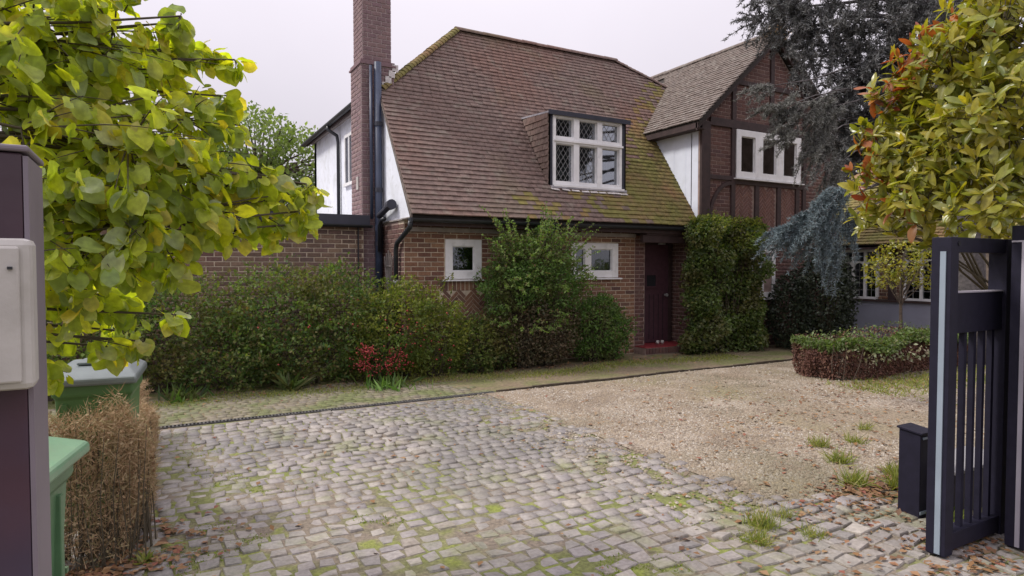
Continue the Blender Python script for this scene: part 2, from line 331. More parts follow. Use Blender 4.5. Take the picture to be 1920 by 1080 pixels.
# ---- leaves
def rotm(D, Nn):
    D = D/np.linalg.norm(D, axis=1)[:, None]; Sd = np.cross(D, Nn); Sd /= np.linalg.norm(Sd, axis=1)[:, None] + 1e-9; Nn = np.cross(Sd, D)
    return np.stack([Sd, D, Nn], -1)       # columns: width, length, normal
T_SMALL = (np.array([(0,0,0),(.32,.5,.10),(0,1,0),(-.32,.5,.10)]), np.array([(0,1,2),(0,2,3)]))
T_LONG = (np.array([(0,0,0),(.20,.35,.07),(.17,.72,.06),(0,1,-.10),(-.17,.72,.06),(-.20,.35,.07),(0,.5,0)]), np.array([(0,1,6),(1,2,6),(2,3,6),(3,4,6),(4,5,6),(5,0,6)]))
def leaf_variants(prof, nvar, seed, fold=.18, bend=.35, wave=.05, shift=0.0):
    """prof: list of (t, half width); a grid of 5 columns with its own curl in every variant"""
    r_ = np.random.default_rng(seed); out = []; n = len(prof)
    for q in range(nvar):
        V = []; fo = fold*r_.uniform(.2, 1.7); be = bend*r_.uniform(-.3, 1.5); tw = r_.uniform(-.5, .5); sk = r_.uniform(-.06, .06); ws = r_.uniform(.85, 1.12); ph = r_.uniform(0, 6.28)
        for i, (t, w) in enumerate(prof):
            for u in (-1, -.5, 0, .5, 1):
                x = u*w*ws*(1+.06*r_.uniform(-1, 1)*(abs(u) == 1)) + sk*math.sin(t*3); z = fo*abs(u)*w*2*.5 - be*t*t*.5 + wave*math.sin(t*7+u*2+ph)*abs(u) + tw*u*w*(t-.4)*.5
                y = t - shift*(abs(u)**2)*(.25 if i == 0 else (.08 if i == 1 else 0)); V.append((x, y, z))
        out.append(V)
    F = []
    for i in range(n-1):
        for c in range(4): a = i*5+c; F += [(a, a+1, a+6), (a, a+6, a+5)]
    return np.array(out), np.array(F)
T_HEART = leaf_variants([(.02,.20),(.14,.42),(.36,.50),(.60,.44),(.82,.26),(1.0,.03)], 7, 3, .20, .40, .045, 1.0)
T_LAUR = leaf_variants([(0,.02),(.18,.13),(.42,.19),(.68,.18),(.88,.10),(1.0,.01)], 6, 5, .22, .38, .02)
T_NEEDLE = (np.array([(-.12,0,0),(.12,0,0),(0,1,0)]), np.array([(0,1,2)]))
def leafset(tmpl, P, D, Nn, size, rnd=None):
    n = len(P); tv, tf = tmpl; Rm = rotm(D, Nn)
    if tv.ndim == 3: pick = rng.integers(0, len(tv), n); V = P[:, None] + np.einsum('nij,nkj->nki', Rm, tv[pick]) * np.asarray(size).reshape(-1, 1, 1); tv = tv[0]
    else: V = P[:, None] + np.einsum('nij,kj->nki', Rm, tv) * np.asarray(size).reshape(-1, 1, 1)
    F = (tf[None] + (np.arange(n)*len(tv))[:, None, None]).reshape(-1, 3)
    if rnd is None: rnd = rng.random(n)
    return V.reshape(-1, 3), F, np.repeat(rnd, len(tv))
def unit(n): v = rng.normal(size=(n, 3)); return v/np.linalg.norm(v, axis=1)[:, None]
def foliage(name, parent, tmpl, P, D, Nn, size, m, kind='stuff', rnd=None, smooth=False):
    V, F, r_ = leafset(tmpl, P, D, Nn, size, rnd); return mesh_np(name, V, F, m, parent, kind, r_, smooth)
def lump(P, sc, amt, seed=0):
    """cheap lumpy noise displacement factor"""
    q = P*sc + seed; return amt*(np.sin(q[:,0]*1.7+q[:,1]*.9+np.sin(q[:,2]*2.1)) + np.sin(q[:,1]*2.3+q[:,2]*1.3+np.sin(q[:,0]*1.9)) + np.sin(q[:,2]*2.9-q[:,0]*1.1))/3
def blob_leaves(ells, n, size, thick=.35, lumpiness=.16, up=.35, zmin=.0, sc=3.0, seed=0, tmpl=T_SMALL):
    """leaf positions in a shell round a union of ellipsoids (cx,cy,cz,rx,ry,rz)"""
    A = np.array([(e[3]*e[4]+e[4]*e[5]+e[3]*e[5]) for e in ells]); cnt = (n*A/A.sum()).astype(int); P = []; Nm = []
    for e, c in zip(ells, cnt):
        u = unit(c); r_ = (1 + lump(u*np.array(e[3:6]) + np.array(e[:3]), sc*1.6, lumpiness, seed) - thick*rng.random(c)**1.6)
        p = np.array(e[:3]) + u*np.array(e[3:6])*r_[:, None]; nn = u/np.array(e[3:6]); P.append(p); Nm.append(nn/np.linalg.norm(nn, axis=1)[:, None])
    P = np.concatenate(P); Nm = np.concatenate(Nm); keep = P[:, 2] > zmin
    for e in ells:                        # drop leaves deep inside another lobe
        q = (P - np.array(e[:3]))/np.array(e[3:6]); keep &= (q**2).sum(1) > .36
    P = P[keep]; Nm = Nm[keep]; k = len(P)
    D = Nm*.6 + unit(k)*.9 + np.array([0, 0, .15]); Nn = Nm*.5 + unit(k)*.8 + np.array([0, 0, up])
    s = size*(.6 + .8*rng.random(k)); return P, D, Nn, s
def core(name, parent, ells, m, f=.66, zmin=0.0):
    """the tangle of inner stems: dense twigs crossing inside the ellipsoids"""
    paths = []; rr = []
    for e in ells:
        c = np.array(e[:3]); s = np.array(e[3:6])
        for i in range(26):
            u = unit(1)[0]; b = np.array([c[0] + random.uniform(-.25,.25)*s[0], c[1] + random.uniform(-.25,.25)*s[1], max(zmin, c[2]-s[2]*.98)])
            t_ = c + u*s*.93; t_[2] = max(t_[2], zmin + .05); mid = (b+t_)/2 + unit(1)[0]*.06 + np.array([0,0,.05])
            paths.append([b, (b+mid)/2 + unit(1)[0]*.02, mid, t_]); rr.append((.012, .003))
    V, F = tubes_np(paths, rr, 4); return mesh_np(name, V, F, m, parent, 'stuff')

# ================================================================== THE SETTING
def sheet(name, poly, z, m, thick=0):
    b = MB(); n = len(poly); b.add([(x, y, z) for x, y in poly], [tuple(range(n))]); return b.build(name, m, None, 'structure')
sheet('ground', [(-120,-60),(160,-60),(160,160),(-120,160)], -.030, M_earth)
sheet('paving_bed', [(-2.5,-1),(3.87,-1),(3.87,7.44),(-2.5,7.44)], -.009, M_soil)
sheet('entrance_bed', [(3.87,-1),(7.5,-1),(7.5,2.95),(3.87,2.95)], -.009, M_soil)
sheet('mossy_path', [(-2.5,7.56),(13.9,7.50),(13.9,9.7),(-2.5,9.7)], -.012, M_mosspath)
def ground_grid(name, x0, x1, y0, y1, st, m, z0, amp):
    xs = np.arange(x0, x1+1e-6, st); ys = np.arange(y0, y1+1e-6, st); X, Y = np.meshgrid(xs, ys); P = np.stack([X.ravel(), Y.ravel(), np.zeros(X.size)], -1)
    P[:, 2] = z0 + lump(P, 1.3, amp, 3) + lump(P, 6, amp*.35, 9); nx = len(xs); i, j = np.meshgrid(np.arange(len(ys)-1), np.arange(nx-1), indexing='ij')
    q = (i*nx+j).ravel(); return mesh_np(name, P, np.stack([q, q+1, q+nx+1, q+nx], -1), m, None, 'structure', smooth=True)
ground_grid('gravel_drive', 3.78, 14.0, 2.95, 7.45, .09, M_grav, -.004, .010)
ground_grid('gravel_verge', 4.55, 7.5, 1.0, 2.93, .09, M_grav, -.012, .006)

# ---- setts
def sett_mesh(L, Wd, h, seed, m):
    r_ = random.Random(seed); j = lambda a: r_.uniform(-a, a)
    cs = [(-L/2+j(.012), -Wd/2+j(.010)), (L/2+j(.012), -Wd/2+j(.010)), (L/2+j(.012), Wd/2+j(.010)), (-L/2+j(.012), Wd/2+j(.010))]
    V = [(x*.96, y*.96, -h) for x, y in cs] + [(x, y, -.008) for x, y in cs] + [(x*.945, y*.93, j(.0022)) for x, y in cs] + [(0, 0, .001)]
    F = [(i, (i+1) % 4, 4+(i+1) % 4, 4+i) for i in range(4)] + [(4+i, 4+(i+1) % 4, 8+(i+1) % 4, 8+i) for i in range(4)]
    T = [(8+i, 8+(i+1) % 4, 12) for i in range(4)]
    return V, F, T
def setts():
    spots = []; y = .95; r = 0
    while y < 7.40:
        ph = .122 + .006*math.sin(r*1.7); off = random.uniform(0, .06) + (.065 if r % 2 else 0); x = -1.3 + off
        xr = 3.80 + random.uniform(-.07, .10) + (0 if y > 3.2 else (3.2-y)*.8 + .15*math.sin(y*5))
        if y < 2.9: xr = max(xr, 4.35 + (2.9-y)*.45)
        while x < xr:
            L = random.uniform(.102, .142); wob = .014*math.sin(x*2.1+y*.7) + .010*math.sin(x*5+1)
            if not (y > 3.0 and x > 2.7 and random.random() < max(0, (x-2.8))**1.5*.55*(1 if y < 6 else .7)):
                spots.append((x+L/2, y + wob + random.gauss(0, .003), L-.012-random.random()*.010, ph-.018-random.random()*.012, r))
            x += L
        y += ph; r += 1
    drive = thing('sett_paving', (1.5, 4, 0), 'large area of worn grey granite setts between the gate and the drain line', 'paving')
    P = np.array([(s[0], s[1], 0) for s in spots]); sz = show_size(P)*np.where(P[:,0] < .05, 0, 1); order = np.argsort(-sz); objs = set(order[:300].tolist())
    protos = []
    for q in range(10):
        V, F, T = sett_mesh(.108, .100, .06, q, M_cob); me = bpy.data.meshes.new('sett'); me.from_pydata(V, [], F + T); me.materials.append(M_cob); protos.append(me)
    Vs = []; Fs = []; rn = []; b = 0; od = Vector((1.5, 4, 0))
    for k, (x, y, L, Wd, r) in enumerate(spots):
        heave = math.exp(-((x-2.15)**2/.9 + (y-6.1)**2/.16)); hv2 = math.exp(-((x-1.2)**2/.5 + (y-5.6)**2/.1))*.6; hv3 = math.exp(-((y-2.6)**2/.6 + (x-2.9)**2/3))*.5
        hh = max(heave, hv2, hv3)
        tx, ty = random.gauss(.03, .050+.10*hh), random.gauss(0, .045+.08*hh); rz = random.gauss(0, .035+.12*hh); z = random.gauss(0, .0036) + .012*hh*random.random() + .006*math.sin(x*1.3+y*.8)
        if k in objs:
            ob = bpy.data.objects.new('sett', random.choice(protos)); COL.objects.link(ob); ob.parent = drive; ob.location = Vector((x, y, z)) - od
            ob.rotation_euler = (tx, ty, rz + random.choice((0, math.pi))); ob.scale = (L/.108, Wd/.100, 1)
        else:
            V, F, T = sett_mesh(L, Wd, .05, k, None); M = Matrix.Translation((x, y, z)) @ Matrix.Rotation(rz, 4, 'Z') @ Matrix.Rotation(tx, 4, 'X') @ Matrix.Rotation(ty, 4, 'Y')
            Vs += [tuple(M @ Vector(v)) for v in V]
            for f in F: Fs += [(b+f[0], b+f[1], b+f[2]), (b+f[0], b+f[2], b+f[3])]
            Fs += [tuple(b+i for i in f) for f in T]; b += len(V); rn += [random.random()]*len(V)
    mesh_np('sett_field', Vs, Fs, M_cob, drive, 'stuff', rn)
    # the mossy strip behind the drain
    Vs = []; Fs = []; rn = []; b = 0; y = 7.62; r = 0
    while y < 9.1:
        x = -1.2 + random.random()*.1
        while x < 3.9 - (y-7.6)*.3 + random.uniform(-.3, .3):
            L = random.uniform(.10, .14); V, F, T = sett_mesh(L-.012, .105, .04, len(rn), None); z = -.004 + random.gauss(0, .002)
            Vs += [(v[0]+x+L/2, v[1]+y, v[2]+z) for v in V]
            for f in F: Fs += [(b+f[0], b+f[1], b+f[2]), (b+f[0], b+f[2], b+f[3])]
            Fs += [tuple(b+i for i in f) for f in T]; b += len(V); rn += [random.random()]*len(V); x += L
        y += .12; r += 1
    st = mesh_np('mossy_sett_strip', Vs, Fs, M_cob_moss, None, None, rn)
    tag(st, 'strip of moss-covered setts between the drain grating and the long hedge', 'paving')
    st['kind'] = 'stuff'
setts()

# ---- drain grating and steel edging
M_drain = mat('worn_grating', [(.085,.082,.08)], .6, 1, 14, .5, .3, 90)
dr = thing('drain_channel', (1.6, 7.5, 0), 'narrow black slotted drain grating running across the setts', 'drain')
b = MB(); b.box(-.6, 3.95, 7.455, 7.464, -.03, .001); b.box(-.6, 3.95, 7.536, 7.545, -.03, .001); b.build('frame', M_drain, dr)
b = MB(); b.box(-.6, 3.95, 7.464, 7.536, -.03, -.022); b.build('channel', M_dark, dr)
b = MB(); x = -.58
while x < 3.93: b.box(x, x+.016, 7.464, 7.536, -.012, .003); x += .036
b.build('grating', M_drain, dr, 'stuff')
ed = MB()
x = 3.97
while x < 13.6: ed.box(x, x+.55, 7.475+.010*math.sin(x*1.3), 7.515+.010*math.sin(x*1.3), -.03, .022+.006*math.sin(x*3)); x += .556
tag(ed.build('path_edging', M_earth), 'low dark edging strip between the gravel and the mossy path', 'edging')

# ---- gravel stones
def pebbles(n, x0, x1, y0, y1, s0, s1, name, m, label, dens=None):
    x = rng.uniform(x0, x1, n*3); y = rng.uniform(y0, y1, n*3)
    d = np.hypot(x, y); keep = rng.random(n*3) < np.clip((5.2/d)**2, .12, 1)
    if dens is not None: keep &= rng.random(n*3) < dens(x, y)
    x = x[keep][:n]; y = y[keep][:n]; k = len(x)
    tv = np.array([(1,0,0),(-.5,.87,0),(-.5,-.87,0),(.3,.2,.62),(-.35,-.1,.5)]); tf = np.array([(0,1,3),(1,4,3),(1,2,4),(2,0,3),(2,3,4)])
    a = rng.uniform(0, 6.28, k); s = rng.uniform(s0, s1, k)*(.55+.8*rng.random(k)); ca, sa = np.cos(a), np.sin(a)
    Rz = np.zeros((k,3,3)); Rz[:,0,0] = ca; Rz[:,0,1] = -sa; Rz[:,1,0] = sa; Rz[:,1,1] = ca; Rz[:,2,2] = .8+.5*rng.random(k)
    Rz[:,:,1] *= (.6+.5*rng.random(k))[:, None]; Rz[:,2,0] = rng.uniform(-.2,.2,k)
    P = np.stack([x, y, np.full(k, -.003)], -1); P[:, 2] += lump(P*np.array([1,1,0]), 1.3, .010, 3)
    V = P[:, None] + np.einsum('nij,kj->nki', Rz, tv)*s[:, None, None]
    o = mesh_np(name, V.reshape(-1,3), (tf[None]+(np.arange(k)*5)[:,None,None]).reshape(-1,3), m, None, 'stuff', np.repeat(rng.random(k), 5))
    tag(o, label, 'gravel')
pebbles(72000, 2.7, 13.5, 1.6, 7.44, .009, .018, 'gravel', M_stone, 'loose honey-coloured gravel covering the right side of the drive',
        lambda x, y: np.where(y < 2.9, np.clip((x-4.6-(2.9-y)*.5)*2, 0, .8), np.where(x < 3.75, np.clip((x-2.7)*.75,0,1)**2*.8+.0, np.clip((x-3.6)*2.5,0,1)*(.35+.65*(lump(np.stack([x,y,y*0],-1),1.1,1,7) > -.35)))))

def scatter_leaves(name, n, regions, size, label, m=None, cat='leaf litter', z=.006, tm=T_SMALL, flat=2.2):
    P = []
    for (cx, cy, rx, ry, wgt) in regions:
        k = int(n*wgt); q = rng.normal(size=(k, 2))*.5; P.append(np.stack([cx+q[:,0]*rx, cy+q[:,1]*ry, np.full(k, z)+rng.random(k)*.006], -1))
    P = np.concatenate(P); k = len(P); D = unit(k)*np.array([1,1,.15]); Nn = unit(k)*.5 + np.array([0,0,flat])
    o = foliage(name, None, tm, P, D, Nn, size*(.5+rng.random(k)), m or M_litter); tag(o, label, cat); return o
scatter_leaves('fallen_leaves', 2600, [(-.15,4.3,.5,.5,.12),(4.3,2.6,.9,.5,.12),(9.3,5.3,2.2,.6,.2),(2,8.9,4,.3,.1),(7,8.9,3,.3,.12),(3.5,4.5,4,4,.16),(6.5,4.2,3,2.4,.34),(3.2,2.0,1.2,.5,.06),(4.75,2.80,.75,.22,.22),(4.1,1.9,.5,.3,.08),(-.3,4.05,.4,.15,.1)], .045,
               'brown fallen leaves scattered over the setts, gravel and path')

# ================================================================== THE HOUSE
house = thing('house', (6.3, 10.4, 0), 'two-storey brick house with steep brown tiled roof, tall chimney and half-timbered gable', 'house')
FY = 9.60
# --- front wall
W1 = (4.15, 4.80, 1.45, 2.09); W2 = (6.60, 7.66, 1.45, 2.08)
fwl = MB()
def wall_with_holes(b, x0, x1, z0, z1, y0, y1, holes):
    xs = sorted(set([x0, x1] + [h[0] for h in holes] + [h[1] for h in holes]))
    for a, c in zip(xs[:-1], xs[1:]):
        hs = sorted([(h[2], h[3]) for h in holes if h[0] <= a and h[1] >= c]); z = z0
        for (p, q) in hs:
            b.box(a, c, y0, y1, z, p); z = q
        b.box(a, c, y0, y1, z, z1)
wall_with_holes(fwl, 3.46, 8.07, -.05, 2.38, FY, FY+.25, [W1, W2])
front = fwl.build('front_wall', M_mortar, house)
hb = (4.05, 5.0, .55, 1.26)
it = courses(3.46, 8.07, 0, 2.33, holes=[(W1[0]-.01, W1[1]+.01, 1.255, W1[3]), W2, (4.05,5.0,.55,1.26)])
lay('brick', front, it, (0, FY, 0), (1,0,0), (0,-1,0), (0,0,1), M_brick_f, vis=lambda u, v: v > .9 and not (4.9 < u < 6.3 and v < 2))
sol = [(4.05+.04+i*.075, 1.35, .063, .185, 0) for i in range(13)]
lay('brick', front, sol, (0, FY, 0), (1,0,0), (0,-1,0), (0,0,1), M_brick_f, lim=40)
lay('brick', front, herring(4.09, 4.96, .59, 1.22), (0, FY, 0), (1,0,0), (0,-1,0), (0,0,1), M_brick_f, lim=60)
# --- porch
p = MB(); p.box(8.07, 8.32, FY+.002, 9.92, -.05, 2.38); pj = p.build('porch_wall', M_mortar_d, house)
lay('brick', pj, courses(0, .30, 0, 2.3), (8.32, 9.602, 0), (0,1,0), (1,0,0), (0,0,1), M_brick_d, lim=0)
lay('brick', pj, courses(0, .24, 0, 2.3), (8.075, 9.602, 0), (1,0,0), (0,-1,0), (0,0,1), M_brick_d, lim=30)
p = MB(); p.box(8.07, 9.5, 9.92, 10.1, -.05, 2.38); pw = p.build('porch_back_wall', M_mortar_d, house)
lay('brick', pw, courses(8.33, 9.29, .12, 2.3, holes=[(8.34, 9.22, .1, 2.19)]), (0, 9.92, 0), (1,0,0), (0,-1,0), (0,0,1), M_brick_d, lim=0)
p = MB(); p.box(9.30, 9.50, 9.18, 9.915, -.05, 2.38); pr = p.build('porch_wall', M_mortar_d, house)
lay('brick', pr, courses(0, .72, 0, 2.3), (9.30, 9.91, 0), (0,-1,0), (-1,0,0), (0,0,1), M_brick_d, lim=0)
p = MB(); p.box(8.07, 9.3, 9.25, 9.915, 2.24, 2.30); p.build('porch_ceiling', M_timber, house)
p = MB(); p.box(8.0, 9.3, 9.28, 9.36, 2.10, 2.24); p.build('lintel', M_timber, house, bevel=.005)
DYY = 9.84
d = MB(); d.box(8.42, 9.14, DYY, DYY+.05, .14, 2.08); door = d.build('front_door', M_door, house)
q = MB(); q.box(8.34, 8.42, DYY-.02, DYY+.07, .14, 2.16); q.box(9.14, 9.22, DYY-.02, DYY+.07, .14, 2.16); q.box(8.42, 9.14, DYY-.02, DYY+.07, 2.08, 2.16); q.build('door_frame', M_timber, door)
q = MB(); q.box(8.56, 8.80, DYY-.012, DYY-.002, 1.26, 1.48); q.build('door_pane', M_dark, door)
q = MB(); [q.box(a, c, DYY-.026, DYY-.001, z0, z1) for a, c, z0, z1 in ((8.52,8.56,1.22,1.52),(8.80,8.84,1.22,1.52),(8.56,8.80,1.22,1.26),(8.56,8.80,1.48,1.52))]; q.build('pane_moulding', M_door, door)
q = MB(); [q.box(a, a+.012, DYY-.004, DYY-.0005, .2, 1.1) for a in (8.52,8.64,8.76,8.88,9.0)]; q.build('panel_groove', M_dark, door)
q = MB(); q.tube([(9.06,DYY,1.08),(9.06,DYY-.05,1.08)], .022, 10); q.tube([(9.06,DYY-.05,1.08),(9.06,DYY-.07,1.08)], .032, 10); q.build('door_knob', M_came, door)
q = MB(); q.tube([(8.75,9.6,2.24),(8.75,9.6,2.20)], .03, 8); q.tube([(8.75,9.6,2.20),(8.75,9.6,2.08)], [.05,.075], 10); q.build('porch_lamp', M_came, house)
st = MB(); st.box(8.07, 9.298, 9.28, 9.915, -.03, .115); step = st.build('doorstep', M_mortar_d, house)
lay('brick', step, [(8.07+.045+i*.078, .058, .064, .10, 0) for i in range(16)], (0, 9.28, 0), (1,0,0), (0,-1,0), (0,0,1), M_brick_d, lim=40, T=.02)
lay('tile', step, [(8.07+.08+i*.155, .08+j*.155, .147, .147, 0) for i in range(8) for j in range(4)], (0, 9.27, .116), (1,0,0), (0,0,1), (0,1,0), M_redtile, T=.015, jit=.001)

# --- windows
def window(parent, x0, x1, z0, z1, y, panes, name='window', sill=True, fw_=.055, dep=.07, glassm=None, inner=None, proud=.02, bead=.012):
    """frame with openings; panes (x0,x1,z0,z1) inside"""
    b = MB(); yb, yf = y+dep, y-proud
    wall_with_holes(b, x0, x1, z0, z1, yf, yb, panes); f = b.build(name, M_frame, parent, bevel=.004)
    g = glassm or M_glass
    for (a, c, e, h) in panes:
        q = MB(); q.box(a, c, y+.030, y+.034, e, h); q.build('pane', g, f)
        q = MB(); t_ = bead; yy0, yy1 = y+.012, y+.042
        q.box(a-.004, a+t_, yy0, yy1, e-.004, h+.004); q.box(c-t_, c+.004, yy0, yy1, e-.004, h+.004); q.box(a+t_, c-t_, yy0, yy1, e-.004, e+t_); q.box(a+t_, c-t_, yy0, yy1, h-t_, h+.004); q.build('glazing_bead', M_frame, f)
    if sill:
        q = MB(); q.prism([(x0-.06, yf-.05, z0-.035), (x0-.06, yb, z0-.035), (x0-.06, yb, z0-.002), (x0-.06, yf-.05, z0-.014)], (x1-x0+.12, 0, 0)); q.build('sill', M_frame, f)
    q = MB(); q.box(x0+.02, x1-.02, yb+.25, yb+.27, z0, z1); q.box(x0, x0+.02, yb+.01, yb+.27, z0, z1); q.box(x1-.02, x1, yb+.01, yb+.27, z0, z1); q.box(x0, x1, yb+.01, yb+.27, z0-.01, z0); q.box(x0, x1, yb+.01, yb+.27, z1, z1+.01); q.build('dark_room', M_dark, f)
    return f
w1 = window(house, *W1, FY, [(4.28, 4.67, 1.58, 1.98)])
w2 = window(house, *W2, FY, [(6.70, 6.90, 1.57, 1.97), (7.04, 7.52, 1.57, 1.97)])
for xx in (4.45, 7.25):
    pass

# --- soffit, fascia, gutter
b = MB(); b.box(3.42, 9.29, 9.24, FY, 2.385, 2.40); b.build('soffit', M_soffit, house)
b = MB(); b.box(3.42, 9.28, 9.215, 9.238, 2.27, 2.415); b.build('fascia', M_timber, house)
b = MB(); b.box(3.50, 8.06, FY-.045, FY-.014, 2.20, 2.27); b.build('wall_plate_board', M_soffit, house)
def half_gutter(name, a, c, rad, m, parent):
    a = Vector(a); c = Vector(c); d = (c-a).normalized(); sv = d.cross(Vector((0,0,1))).normalized(); V = []; n = 9
    for pnt in (a, c):
        for rr in (rad, rad*.88):
            for k in range(n):
                an = math.pi*k/(n-1); V.append(pnt + sv*math.cos(an)*rr - Vector((0,0,1))*math.sin(an)*rr)
    F = []
    for k in range(n-1): F += [(k, k+1, 2*n+k+1, 2*n+k), (n+k, 3*n+k, 3*n+k+1, n+k+1), (k, n+k, n+k+1, k+1), (2*n+k, 2*n+k+1, 3*n+k+1, 3*n+k)]
    F += [(0, 2*n, 3*n, n), (n-1, 2*n-1, 4*n-1, 3*n-1)]
    b = MB(); b.add(V, F)
    for e in (a, c): b.box(e.x-.012, e.x+.012, e.y-rad, e.y+rad, e.z-rad, e.z+.004) if abs(d.x) > .5 else b.box(e.x-rad, e.x+rad, e.y-.012, e.y+.012, e.z-rad, e.z+.004)
    return b.build(name, m, parent)
half_gutter('gutter', (3.40, 9.15, 2.375), (9.28, 9.15, 2.39), .058, M_black, house)
q = MB()
for k in range(9): q.box(3.7+k*.68, 3.72+k*.68, 9.15, 9.215, 2.33, 2.385)
q.build('gutter_bracket', M_black, house)

# --- left side wall below, white gable above
b = MB(); b.box(3.46, 3.70, FY+.25, 11.4, -.05, 2.38); sw = b.build('side_wall', M_mortar_d, house)
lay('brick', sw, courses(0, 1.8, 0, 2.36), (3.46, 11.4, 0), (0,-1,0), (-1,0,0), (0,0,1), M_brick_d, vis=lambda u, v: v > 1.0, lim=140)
b = MB(); b.prism([(3.47,9.20,2.40),(3.47,10.78,4.66),(3.47,15.8,4.66),(3.47,15.8,2.40)], (.18,0,0)); b.build('white_gable_cladding', M_render, house)
b = MB(); b.box(3.43, 3.66, 9.20, 10.7, 2.375, 2.398); b.build('cladding_drip_board', M_soffit, house)
rwn = MB()
for (a, c) in ((12.3,12.37),(12.62,12.67),(12.92,12.98)): rwn.box(3.43, 3.468, a, c, 3.30, 4.20)
rwn.box(3.43,3.468,12.3,12.98,4.2,4.26); rwn.box(3.41,3.468,12.26,13.02,3.24,3.30)
rw = rwn.build('side_window', M_frame, house)
for a, c in ((12.37,12.62),(12.67,12.92)): q = MB(); q.box(3.452, 3.456, a, c, 3.30, 4.20); q.build('pane', M_glass, rw)
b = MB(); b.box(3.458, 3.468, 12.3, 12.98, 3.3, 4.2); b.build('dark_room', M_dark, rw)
b = MB(); b.box(3.47, 8.5, 15.6, 15.8, 0, 4.6); b.box(3.47, 3.6, 11.4, 15.8, 0, 2.4); b.build('rear_wall', M_render, house)
b = MB(); b.box(3.30, 3.33, 10.75, 15.9, 4.50, 4.64); b.build('side_fascia', M_timber, house)
b = MB(); b.box(3.33, 3.469, 10.78, 15.9, 4.56, 4.575); b.build('side_soffit', M_soffit, house)
half_gutter('gutter', (3.245, 11.4, 4.60), (3.245, 15.95, 4.56), .055, M_black, house)
q = MB(); q.tube([(3.24,13.5,4.53),(3.24,13.5,4.46),(3.40,13.42,4.34),(3.42,13.4,4.2),(3.42,13.4,2.45)], .036, 8); q.build('downpipe', M_black, house, smooth=True)
# --- downpipes and pipework by the chimney
q = MB(); q.tube([(3.41,9.17,2.33),(3.41,9.20,2.24),(3.395,9.74,2.02),(3.395,9.80,1.92),(3.395,9.80,.02)], .037, 10); q.build('downpipe', M_black, house, smooth=True)
q = MB(); q.tube([(3.395,9.80,1.36),(3.395,9.80,1.44)], .046, 10); q.tube([(3.395,9.80,.5),(3.395,9.80,.58)], .046, 10); q.build('pipe_collar', M_alu2, house, smooth=True)
q = MB(); q.tube([(3.375,10.60,5.06),(3.375,10.60,.02)], .062, 12); q.build('soil_pipe', M_pipe, house, smooth=True)
q = MB(); q.tube([(3.262,10.62,5.0),(3.262,10.62,2.45)], .026, 8); q.build('blue_flue_trim', M_pipe, house, smooth=True)
q = MB(); [q.tube([(3.375,10.60,z),(3.375,10.60,z+.07)], .073, 12) for z in (4.0, 2.9, 2.0, 1.0)]; q.box(3.30,3.46,10.60,10.62,4.02,4.05); q.build('pipe_collar', M_navy, house, smooth=False)
q = MB(); q.tube([(3.37,10.56,2.50),(3.37,10.2,2.58),(3.37,10.02,2.63)], [.050,.050,.052], 10); q.tube([(3.37,10.04,2.63),(3.37,9.90,2.64)], [.078,.082], 12); q.build('waste_pipe', M_navy, house, smooth=False)
q = MB(); q.tube([(3.36,10.50,1.9),(3.36,10.50,2.34),(3.36,10.40,2.42),(3.36,10.24,2.43)], .034, 8); q.build('waste_pipe', M_black, house, smooth=True)

# --- chimney
b = MB(); b.box(3.13, 3.70, 10.72, 11.34, -.05, 5.08); b.box(3.17, 3.66, 10.76, 11.30, 5.08, 7.45); ch = b.build('chimney_stack', M_mortar_c, house)
b = MB(); b.prism([(3.10,10.69,5.04),(3.73,10.69,5.04),(3.73,11.37,5.04),(3.10,11.37,5.04)], (0,0,.03)); b.box(3.12,3.71,10.71,11.35,5.07,5.12); b.build('corbel', M_brick_c, ch)
lay('brick', ch, courses(3.13, 3.70, 0, 5.02, PL=.19), (0,10.72,0), (1,0,0), (0,-1,0), (0,0,1), M_brick_c, lim=110, vis=lambda u, v: v > 1.4 and u < 3.5)
lay('brick', ch, courses(3.17, 3.66, 5.13, 7.42, PL=.1633), (0,10.76,0), (1,0,0), (0,-1,0), (0,0,1), M_brick_c, lim=100)
lay('brick', ch, courses(0, .62, 0, 5.02, PL=.2067), (3.13,11.34,0), (0,-1,0), (-1,0,0), (0,0,1), M_brick_c, lim=60, vis=lambda u, v: v > 2.4)
lay('brick', ch, courses(0, .54, 5.13, 7.42, PL=.18), (3.17,11.30,0), (0,-1,0), (-1,0,0), (0,0,1), M_brick_c, lim=60)
lay('brick', ch, courses(0, .54, 5.13, 7.42, PL=.18), (3.66,10.76,0), (0,1,0), (1,0,0), (0,0,1), M_brick_c, lim=0)
b = MB(); b.box(3.12,3.71,10.71,11.35,7.45,7.55); b.box(3.09,3.74,10.68,11.38,7.55,7.63); b.build('chimney_cap', M_brick_c, ch)
b = MB(); b.tube([(3.415,11.03,7.63),(3.415,11.03,7.72),(3.415,11.03,7.95)], [.15,.12,.10], 14); b.build('chimney_pot', M_tile, ch)
b = MB()
for k in range(4): zz = 4.66 + k*.105; xx = 3.50 + k*.062; b.box(xx-.02, xx+.085, 10.700, 10.715, zz, zz+.12)
b.build('stepped_flashing', M_mortarw, ch)
b = MB(); b.box(3.105, 3.129, 10.88, 10.98, 2.96, 3.18); b.build('vent_cover', M_mail, ch)

